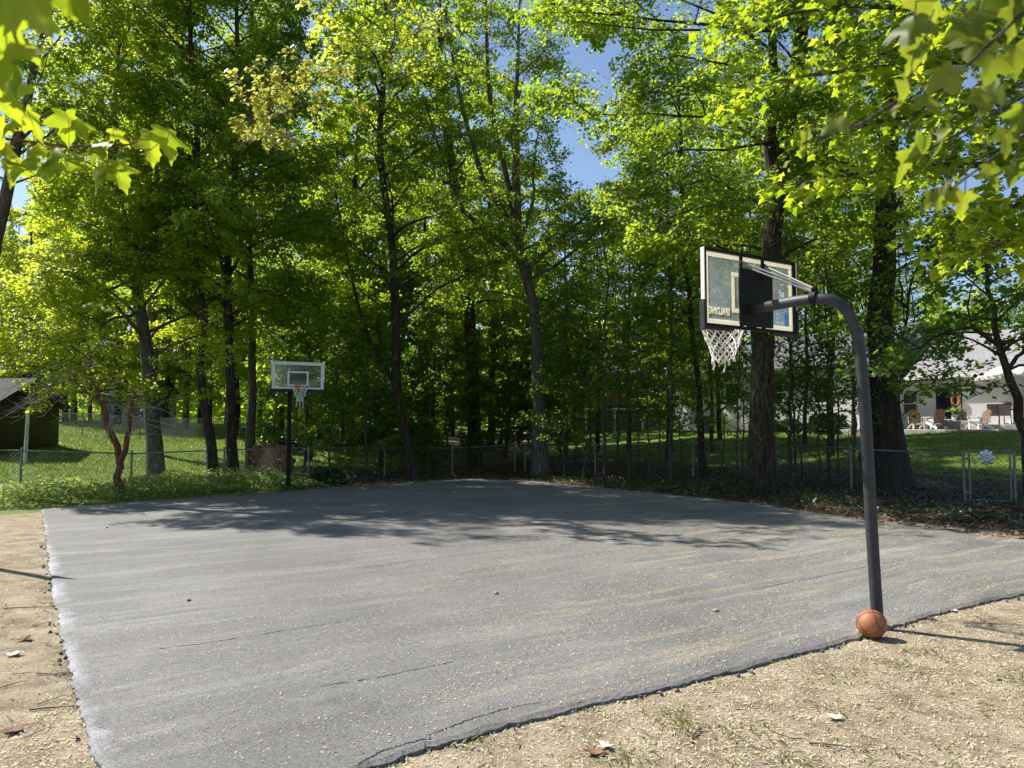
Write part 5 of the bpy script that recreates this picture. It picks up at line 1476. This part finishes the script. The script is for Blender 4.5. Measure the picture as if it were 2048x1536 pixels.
# vines hugging the big trunk
rg = np.random.default_rng(55); mb = MB(); c0 = Vector(T8.location)
for i in range(110):
    z0 = rg.uniform(.1, 3.6); a = rg.uniform(3.3, 6.2); pts = []
    for k in range(6):
        z = z0 + k * rg.uniform(.06, .22); px_ = np.interp(z, [0, 2.0, 3.4, 5.], [1525, 1523, 1522, 1530]); q = P(px_, 861, 20.8)
        rr = np.interp(z, [0, .6, 3.4], [.46, .34, .31]) + .02 + .05 * rg.random()
        a += rg.normal(0, .18); pts.append(Vector((q.x + rr * math.cos(a), 20.8 + rr * math.sin(a), c0.z + z)))
    mb.tube(pts, [.008, .008, .007, .006, .005, .003], 4, cap=False)
for i in range(40):
    q = P(1495 + rg.normal(0, 14), 905 + rg.normal(0, 28), 20.3); mb.tube([q, q + Vector((rg.normal(0, .1), rg.normal(0, .08), -.15)), q + Vector((rg.normal(0, .2), rg.normal(0, .1), -.4 * rg.random()))], [.008, .006, .003], 4, cap=False)
mb.build('vine', M['vine'], T8)

# far wood that reads as one mass
rg = np.random.default_rng(77); n = 90000
az = rg.uniform(-.95, .95, n); dd_ = rg.uniform(78, 150, n); x = dd_ * np.tan(az * .85); zz_ = rg.random(n) ** 1.3 * (9 + 3 * np.sin(x * .16) + 2 * np.sin(x * .41 + dd_ * .1))
a = rg.random(n) * 6.28
o = leaf_cloud('distant_wood', np.c_[x, dd_, gz(x, dd_) + zz_], np.stack([np.cos(a), np.sin(a), rg.normal(0, .5, n)], 1), rg.normal(0, .6, (n, 3)) + [0, 0, 1], rg.uniform(.5, 1.1, n), M['leaf'], rng=rg)
tag(o, 'far off mass of green woodland closing the view', 'woodland', kind='stuff')
# bushy sunlit trees round the left lawn
for i, (px, d, h, lab) in enumerate(((-60, 54, 13, 'low branched bright green tree at the left photo edge'), (50, 50, 14, 'bright leafy tree behind the dark shed'), (145, 56, 15, 'bright leafy tree left of the garden shed'),
        (225, 58, 17, 'tall bright tree directly behind the garden shed'), (370, 50, 16, 'bright leafy tree right of the garden shed'), (455, 45, 13, 'bright low leafed tree behind the firewood'), (100, 64, 19, 'tallest bright tree far behind the left lawn'))):
    g = GP(px, d)
    make_tree('leafy_tree', lab, [g, g + Vector((.1, 0, h * .5)), g + Vector((-.2, .1, h))], [.22, .15, .03],
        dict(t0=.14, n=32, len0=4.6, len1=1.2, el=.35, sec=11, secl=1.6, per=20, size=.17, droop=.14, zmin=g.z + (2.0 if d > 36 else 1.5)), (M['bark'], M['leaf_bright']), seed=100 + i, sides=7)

# wood behind: a few kinds, copied
def proto(label, h, seed, leafmat, size, n=30, len0=4.2, sec=9, per=20, t0=.22, group='trees of the wood behind the fence', r=.2):
    g = Vector((0, 0, 0))
    return make_tree('woodland_tree', label, [g, g + Vector((.2, .1, h * .35)), g + Vector((-.1, .2, h * .7)), g + Vector((.1, 0, h))], [r, r * .75, r * .45, .02],
        dict(t0=t0, n=n, len0=len0, len1=1.4, sec=sec, secl=1.6, per=per, size=size, zmin=h * t0 * .8), (M['bark_dark'], M[leafmat]), group, seed, sides=7)
LB = 'green woodland tree standing behind the fenced front trees'
tall = [proto(LB, 21, 201, 'leaf', .19), proto(LB, 19, 202, 'leaf', .18), proto(LB, 23, 203, 'leaf_bright', .20)]
low = [proto(LB, 9, 204, 'leaf', .16, 22, 3.4, 9, 18, .16, r=.12), proto(LB, 8, 205, 'leaf_bright', .16, 22, 3.0, 9, 18, .14, r=.10)]
used = set()
def put(pr, px, d, rz, sc):
    if pr in used: o = copy_tree(pr)
    else: o = pr; used.add(pr)
    g = GP(px, d); o.location = (g.x, g.y, g.z - .1); o.rotation_euler = (0, 0, rz); o.scale = (sc, sc, sc)
    return o
rg = np.random.default_rng(9)
for i, (px, d) in enumerate(((560, 40), (640, 46), (700, 37), (760, 50), (850, 43), (905, 55), (980, 44), (1040, 58), (400, 62), (520, 66), (650, 70), (800, 72), (300, 70), (180, 76), (20, 72), (930, 80), (1060, 84), (-120, 60), (470, 48))):
    put(tall[i % 3], px, d, rg.uniform(0, 6.28), rg.uniform(.85, 1.1))
for i, (px, d) in enumerate(((620, 34), (690, 42), (860, 37), (1010, 40), (1120, 44), (1180, 66), (1290, 70), (1370, 62), (1400, 74), (1470, 68), (760, 34), (590, 52), (1090, 72), (1340, 48), (1230, 78), (1560, 74), (1650, 70), (1740, 76), (1830, 70), (1920, 78), (2020, 74), (2110, 70), (900, 62), (730, 58), (420, 54), (340, 60))):
    put(low[i % 2], px, d, rg.uniform(0, 6.28), rg.uniform(.9, 1.3) * (1.25 if px > 1500 else 1))

for i, (px, d) in enumerate(((1130, 36), (1195, 40), (1260, 37), (1340, 36), (1440, 39))):
    put(tall[i % 2], px, d, rg.uniform(0, 6.28), rg.uniform(.58, .68))
for i in range(44):
    put(tall[i % 3] if i % 2 else low[i % 2], -420 + i * 66 + rg.normal(0, 25), rg.uniform(85, 130), rg.uniform(0, 6.28), rg.uniform(.9, 1.15) if i % 2 and i * 66 < 1500 else rg.uniform(.7, .9))
# understorey saplings
def sap(h, seed, r=.035, thin=1., zmin=.75):
    g = Vector((0, 0, 0)); rr = np.random.default_rng(seed)
    return make_tree('sapling', 'thin leafy sapling in the dark understorey by the fence', [g, Vector((rr.normal(0, .15), rr.normal(0, .1), h * .4)), Vector((rr.normal(0, .3), rr.normal(0, .2), h * .75)), Vector((rr.normal(0, .4), 0, h))], [r, r * .8, r * .5, .008],
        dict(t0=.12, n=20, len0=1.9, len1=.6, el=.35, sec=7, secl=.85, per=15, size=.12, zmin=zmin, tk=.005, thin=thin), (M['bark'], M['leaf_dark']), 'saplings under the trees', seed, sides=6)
DENS2 = 2.6
saps = [sap(5.5, 301), sap(7, 302, .045), sap(4.4, 303, .03), sap(8.2, 304, .055), sap(6.2, 305, .04)]
bare = [sap(6.5, 306, .035, .32, 2.0), sap(8.5, 307, .05, .30, 2.6), sap(5.5, 308, .03, .35, 1.6)]
DENS2 = 3.5
for i, (px, d) in enumerate(((655, 28), (735, 27.5), (700, 31), (855, 30.5), (895, 33), (960, 32.2), (1005, 33), (1040, 32.5), (1130, 28.2), (1165, 27.2), (1210, 26.6), (1260, 26), (1300, 25), (1340, 24.2), (1440, 23.6), (1468, 22.8), (1578, 21.8), (1606, 22.4), (1632, 21.3), (1655, 22.2), (1672, 21.6),
        (1705, 20.9), (1235, 30), (1320, 29), (1150, 31), (1085, 33.5), (925, 35), (810, 34), (610, 31), (1480, 26), (1400, 28.5), (550, 31), (770, 30), (1275, 32), (1180, 34), (1365, 31), (1120, 36), (1590, 25.5))):
    put(bare[i % 3] if px > 1190 or i % 5 == 4 else saps[i % 5], px, d, rg.uniform(0, 6.28), rg.uniform(.85, 1.2))

highs = [proto(LB, 15.5, 206, 'leaf', .12, 30, 3.2, 10, 20, .46, r=.11), proto(LB, 14, 207, 'leaf', .12, 28, 3.0, 10, 20, .46, r=.10)]
for i, (px, d) in enumerate(((1335, 33.5), (1425, 35), (1515, 37), (1610, 34), (1705, 38), (1660, 29))):
    put(highs[i % 2], px, d, rg.uniform(0, 6.28), rg.uniform(.9, 1.1))
for i, (px, d) in enumerate(((130, 58), (235, 50), (330, 52))):
    put(tall[2], px, d, rg.uniform(0, 6.28), rg.uniform(.95, 1.1))
for pr in tall + low + saps + bare:
    if pr not in used:
        for ch in list(pr.children): bpy.data.objects.remove(ch)
        bpy.data.objects.remove(pr)
# ------------------------------------------------------------------ near maples: right hand tree outside the frame whose boughs reach in
tr = Vector((8.4, 9.2, 0)); MR = thing('maple_tree', 'bright yellow green maple boughs hanging into the upper right', 'tree', tr)
mb = MB(); mb.tube([tr + Vector((0, 0, -.2)), tr + Vector((0, 0, 2)), tr + Vector((-.1, .1, 5)), tr + Vector((0, 0, 9.5))], [.34, .25, .2, .06], 14); mb.build('trunk', M['bark'], MR)
def bough(z, *pp): return [Vector((8.35, 9.2, z))] + [P(*q) for q in pp]
bl = [(bough(3.6, (2030, 400, 8.6), (1960, 450, 8.0), (1880, 490, 7.6)), .07), (bough(3.9, (2040, 470, 8.4), (1980, 500, 7.8)), .04), (bough(4.4, (2000, 330, 9.2), (1850, 330, 8.6), (1700, 350, 8.2), (1580, 370, 8.0)), .08), (bough(5., (1980, 220, 9.4), (1850, 230, 8.8), (1720, 250, 8.4), (1640, 290, 8.2)), .08),
      (bough(5.8, (1950, 120, 9.6), (1800, 130, 9.), (1620, 150, 8.6), (1500, 170, 8.4)), .08), (bough(6.6, (1900, 20, 10), (1700, 10, 9.4), (1560, 30, 9), (1470, 60, 8.8)), .08), (bough(7.2, (1900, -60, 10), (1750, -80, 9.5), (1600, -60, 9)), .07), (bough(5.2, (2060, 160, 8.6), (1990, 190, 8), (1900, 230, 7.6)), .05), (bough(6.2, (2080, 20, 8.6), (1980, 40, 8), (1900, 80, 7.6)), .05),
      (bough(4.2, (2080, 280, 8.4), (2000, 300, 8), (1930, 330, 7.6)), .04), (bough(5.6, (1990, 60, 9.), (1900, 110, 8.6), (1790, 200, 8.2)), .05)]
spray(MR, bl, M['leaf_near'], 81, 34, .75, 17, .13, 'crown', 1, .004, .42, .16, 'boughs', M['bark'])
rng = np.random.default_rng(5)   # the rest of its crown, above and right of the frame
Ls = [grow_limb(rng, np.array(tr + Vector((0, 0, 4 + 5 * rng.random()))), rng.uniform(-2.2, 1.6), rng.uniform(.1, .8), rng.uniform(2.5, 4.), 6, .08) for _ in range(14)]
tw, LP, LD, LN = leafy(rng, Ls, 8, 1.2, 12, .3)
leaf_cloud('upper_crown', LP, LD, LN, .13 * rng.uniform(.7, 1.2, len(LP)), M['leaf_near'], MR, detail=1, rng=rng)

# single leaves close to the lens: own outline, veins by fold, petiole
from mathutils.geometry import delaunay_2d_cdt
def leaf_template():
    half = maple_outline(2)[0]; out = half + [(-x, y) for x, y in half[-2:0:-1]]
    k = len(out); pts = [Vector(q) for q in out]
    arr = np.array(out); g = np.arange(-.7, 1.06, .065)
    gx_, gy_ = np.meshgrid(g, g); gx_ = gx_.ravel() + RNG.normal(0, .008, gx_.size); gy_ = gy_.ravel() + RNG.normal(0, .008, gy_.size)
    m_ = inside(gx_, gy_, arr)
    pts += [Vector((a, b_)) for a, b_, q in zip(gx_, gy_, m_) if q]
    r = delaunay_2d_cdt(pts, [(i, (i + 1) % k) for i in range(k)], [list(range(k))], 1, 1e-5)
    return [tuple(v) for v in r[0]], [tuple(f) for f in r[2]]
LT = leaf_template()
def vein(x, y):
    d = 9.
    for tx, ty in ((0, 1.02), (.66, .30), (-.66, .30), (.34, -.10), (-.34, -.10)):
        L2 = tx * tx + ty * ty; t = max(0, min(1, (x * tx + y * ty) / L2)); d = min(d, math.hypot(x - t * tx, y - t * ty))
    return d
VT = np.array([max(0, 1 - vein(x, y) / .05) for x, y in LT[0]])
def hero_leaves(root, items, mat, stem, seed, name='leaf', tilt=.45):
    rng = np.random.default_rng(seed)
    for (px, py, size, ang, d, att) in items:
        base = P(px, py, d) if not isinstance(px, Vector) else px; s = size * d / F          # size in photo pixels
        dirv = Vector((math.sin(ang), rng.normal(0, .45), -math.cos(ang))).normalized()
        nrm = Vector((rng.normal(0, tilt), -1, rng.normal(.3, tilt))).normalized()
        sd = dirv.cross(nrm).normalized(); nn = sd.cross(dirv)
        curl = rng.uniform(.05, .35); fold = rng.uniform(.1, .5); tw_ = rng.normal(0, .4); ph = rng.uniform(0, 6); asp = rng.uniform(.8, 1.1)
        def pt(x, y): return base + sd * (x * s * asp) + dirv * (y * s) + nn * (s * (-abs(x) * fold - curl * y * y + tw_ * x * y + .045 * math.sin(y * 8 + x * 7 + ph) - .3 * curl * x * x))
        mb = MB(); mb.add([pt(x, y) for x, y in LT[0]], LT[1], 0, True)
        nlv = len(LT[0])
        A = P(*att) if att else base - dirv * s * .5 + Vector((0, 0, .02))
        mb.tube([A, A.lerp(base, .5) + Vector((0, 0, .006)), base, pt(0, .12)], [.0011 * d ** .3, .0009, .0009, .0005], 5, 1, cap=False)
        o = mb.build(name, [mat, stem], root)
        t0 = rng.uniform(.1, .85); tv = np.full(len(mb.v), t0, np.float32); tv[:nlv] = np.clip(t0 + VT * .35, 0, 1)
        a = o.data.attributes.new('tint', 'FLOAT', 'POINT'); a.data.foreach_set('value', tv)
tl = Vector((-4.6, 1.4, 0)); ML = thing('maple_tree', 'near maple branch with large yellow green leaves at upper left', 'tree', tl)
mb = MB(); mb.tube([tl - up * .2, tl + up * 2, tl + up * 4.5, tl + up * 7], [.24, .18, .13, .04], 12); mb.build('trunk', M['bark'], ML)
TWG = [(0, 276, 2.1), (60, 284, 2.12), (110, 290, 2.14), (170, 297, 2.16), (230, 294, 2.2), (262, 289, 2.22)]
limb = [tl + up * 3.2, Vector((-3.0, 1.7, 3.0)), Vector((-2.0, 2.0, 2.75))] + [P(*q) for q in TWG]
mb = MB(); mb.tube(resample(limb, 24), list(np.linspace(.018, .0028, 24)), 7)
mb.tube([P(130, 292, 2.15), P(150, 305, 2.14), P(162, 312, 2.14)], [.003, .0025, .002], 5)
mb.tube([P(-60, 262, 2.08), P(-10, 180, 1.5), P(20, 120, 1.0), P(30, 60, .85)], [.006, .004, .003, .002], 6)
items = [(300, 262, 78, .15, 2.2, (262, 289, 2.22)), (330, 258, 88, .45, 2.22, (262, 289, 2.22)), (205, 330, 62, -.35, 2.15, (235, 293, 2.2)), (232, 322, 70, .45, 2.15, (240, 292, 2.2)), (225, 258, 46, .9, 2.2, (230, 292, 2.2)), (205, 290, 50, .25, 2.18, (215, 294, 2.19)),
         (180, 290, 54, .9, 2.17, (180, 296, 2.17)), (140, 312, 52, .95, 2.12, (130, 292, 2.15)), (110, 300, 62, -.25, 2.12, (112, 290, 2.14)), (95, 318, 58, .2, 2.1, (100, 289, 2.13)), (62, 292, 62, .35, 2.1, (60, 284, 2.12)), (45, 320, 66, .1, 2.08, (52, 283, 2.12)), (20, 318, 64, -.35, 2.05, (20, 279, 2.1)), (8, 290, 60, -.2, 2.05, (10, 277, 2.1)),
         (55, 222, 72, .5, 2.05, (70, 285, 2.12)), (30, 225, 66, -.4, 2.02, (40, 282, 2.11)), (130, 222, 72, .25, 2.12, (135, 293, 2.15)), (150, 240, 56, .7, 2.14, (150, 295, 2.15)), (-10, 240, 70, -.1, 2.0, None),
         (40, -70, 190, .45, .80, None), (10, -40, 170, -.1, .85, None), (10, 95, 120, .2, 1.0, None), (45, 88, 60, .9, 1.1, None), (-10, 165, 90, .25, 1.1, None), (-30, 60, 130, .35, .9, None), (95, -60, 130, .6, .8, None)]
sdir = Vector((-.86 * .643, .51 * .643, .766))
items += [(P(a, b_, d_) + sdir * k + Vector((rr_, rr_ * .3, 0)), 0, 170, .3, .9, None) for (a, b_, c_, e, d_, f_) in items[-7:] for k, rr_ in ((.26, .03), (.4, -.04))]  # unseen leaves added sunward to shade the closest leaves
hero_leaves(ML, items, M['leaf_near'], M['bark_red'], 31)
mb.build('branch', M['bark_red'], ML)
rng = np.random.default_rng(6)
Ls = [grow_limb(rng, np.array(tl + up * (3.5 + 3 * rng.random())), rng.uniform(1.8, 5.4), rng.uniform(.2, .8), rng.uniform(1.2, 2.2), 6, .08) for _ in range(8)]
tw, LP, LD, LN = leafy(rng, Ls, 6, .7, 10, .3)
leaf_cloud('upper_crown', LP, LD, LN, .12 * rng.uniform(.7, 1.2, len(LP)), M['leaf_near'], ML, detail=1, rng=rng)

# soft close boughs at the upper right
tc = Vector((4.2, 1.2, 0)); MC = thing('maple_tree', 'closest blurred maple spray across the upper right corner', 'tree', tc)
mb = MB(); mb.tube([tc - up * .2, tc + up * 2, tc + up * 4, tc + up * 6], [.2, .16, .11, .03], 12); mb.build('trunk', M['bark'], MC)
mb = MB()
for q in ([(2200, -40, 1.7), (2040, 20, 1.6), (1930, 90, 1.55), (1850, 190, 1.5), (1800, 260, 1.5)], [(2200, 120, 1.9), (2060, 180, 1.85), (1960, 250, 1.8), (1880, 300, 1.8), (1820, 320, 1.8)], [(2200, 180, 2.1), (2080, 230, 2.05), (2000, 300, 2.0), (1900, 380, 2.0)], [(1800, 200, 1.5), (1720, 250, 1.5), (1640, 275, 1.5), (1600, 290, 1.5)]):
    pts = ([tc + up * 3.3] if q[0][0] > 2100 else []) + [P(k[0], k[1], k[2] * .62) for k in q]; n = 14
    mb.tube(resample(pts, n), list(np.linspace(.012 if q[0][0] > 2100 else .003, .0018, n)), 6, cap=False)
items = [(1880, -20, 110, -.15, 1.55, None), (1830, 30, 110, -.5, 1.55, None), (1930, 30, 100, .2, 1.58, None), (1850, 90, 100, -.3, 1.52, None), (1880, 130, 85, .1, 1.52, None), (1820, 170, 80, -.35, 1.5, None), (1850, 190, 70, .3, 1.5, None), (2010, -40, 110, .3, 1.6, None), (2040, 10, 90, -.2, 1.6, None), (1960, 60, 80, -.4, 1.58, None),
         (1690, 240, 62, -1.1, 1.5, None), (1620, 268, 60, -.5, 1.5, None), (1610, 280, 48, .35, 1.5, None), (1860, 290, 80, -.9, 1.8, None), (1830, 300, 76, -.3, 1.8, None), (1900, 260, 70, -.2, 1.8, None), (1960, 180, 70, .1, 1.85, None), (2000, 170, 70, -.6, 1.85, None), (1960, 250, 64, .3, 1.9, None), (2010, 260, 70, .0, 1.95, None),
         (1900, 375, 66, -.5, 2.0, None), (1930, 385, 60, .2, 2.0, None), (1880, 390, 56, -.9, 2.0, None), (1980, 330, 60, .3, 2.0, None), (2035, 330, 60, -.1, 2.0, None), (2030, 90, 90, .1, 1.7, None), (1990, 110, 80, -.3, 1.7, None), (2045, 210, 70, .3, 1.9, None)]
M['leaf_close'] = leaf_mat('close_maple_leaf', (.07, .10, .02), (.16, .19, .04), (.20, .30, .015), (.44, .50, .03), .5, .5, .3)
items = [(a, b_, c_ * rg2.uniform(.75, 1.05), e, d_ * .62, f_) for (a, b_, c_, e, d_, f_), rg2 in zip(items, [np.random.default_rng(i) for i in range(99)])]
hero_leaves(MC, items, M['leaf_close'], M['bark'], 32, tilt=.9)
mb.build('branch', M['bark'], MC)
# bent dead sapling left of the frame that throws the curved shadow on the dirt strip
ds = Vector((-7.45, 10.55, 0)); mb = MB()
mb.tube([ds - up * .1, ds + Vector((-.1, 0, 1.0)), ds + Vector((.02, -.05, 1.9)), ds + Vector((.05, -.1, 2.6)), ds + Vector((-.02, 0, 3.05))], [.075, .07, .065, .055, .012], 10)
tag(mb.build('dead_sapling', M['bark']), 'bent dead sapling just outside the left edge casting the curved shadow', 'tree')

# ------------------------------------------------------------------ light, sky, camera
EL, AZ = math.radians(48), math.atan2(-.86, .51)          # azimuth measured from +Y towards +X
w = bpy.data.worlds.new('World'); S.world = w; w.use_nodes = True
nt = w.node_tree; bg = nt.nodes['Background']
sk = nt.nodes.new('ShaderNodeTexSky'); sk.sky_type = 'NISHITA'; sk.sun_disc = False
sk.sun_elevation = EL; sk.sun_rotation = AZ; sk.altitude = 200; sk.air_density = 1.0; sk.dust_density = .6; sk.ozone_density = 1.6
nt.links.new(sk.outputs[0], bg.inputs['Color']); bg.inputs['Strength'].default_value = .085
sun = bpy.data.lights.new('sun', 'SUN'); sun.energy = 4.6; sun.angle = math.radians(.53); sun.color = (1., .945, .86)
so = bpy.data.objects.new('sun', sun); COL.objects.link(so)
dv = Vector((math.sin(AZ) * math.cos(EL), math.cos(AZ) * math.cos(EL), math.sin(EL)))
so.rotation_euler = dv.to_track_quat('Z', 'Y').to_euler(); so.location = dv * 60
cam = bpy.data.cameras.new('camera'); co = bpy.data.objects.new('camera', cam); COL.objects.link(co)
co.location = (0, 0, EYE); co.rotation_euler = (math.pi / 2 + PITCH, 0, 0)
cam.sensor_fit = 'HORIZONTAL'; cam.sensor_width = 36; cam.lens = F / 2048 * 36; cam.clip_start = .05; cam.clip_end = 3000
cam.dof.use_dof = True; cam.dof.focus_distance = 13; cam.dof.aperture_fstop = 7.
S.camera = co
S.view_settings.view_transform = 'Standard'; S.view_settings.look = 'None'; S.view_settings.exposure = .92; S.view_settings.gamma = 1
S.render.engine = 'CYCLES'
c = S.cycles; c.max_bounces = 8; c.diffuse_bounces = 6; c.glossy_bounces = 2; c.transmission_bounces = 5; c.transparent_max_bounces = 8
c.use_adaptive_sampling = True; c.adaptive_threshold = .02; c.caustics_reflective = False; c.caustics_refractive = False
c.use_denoising = True; c.sample_clamp_indirect = 6
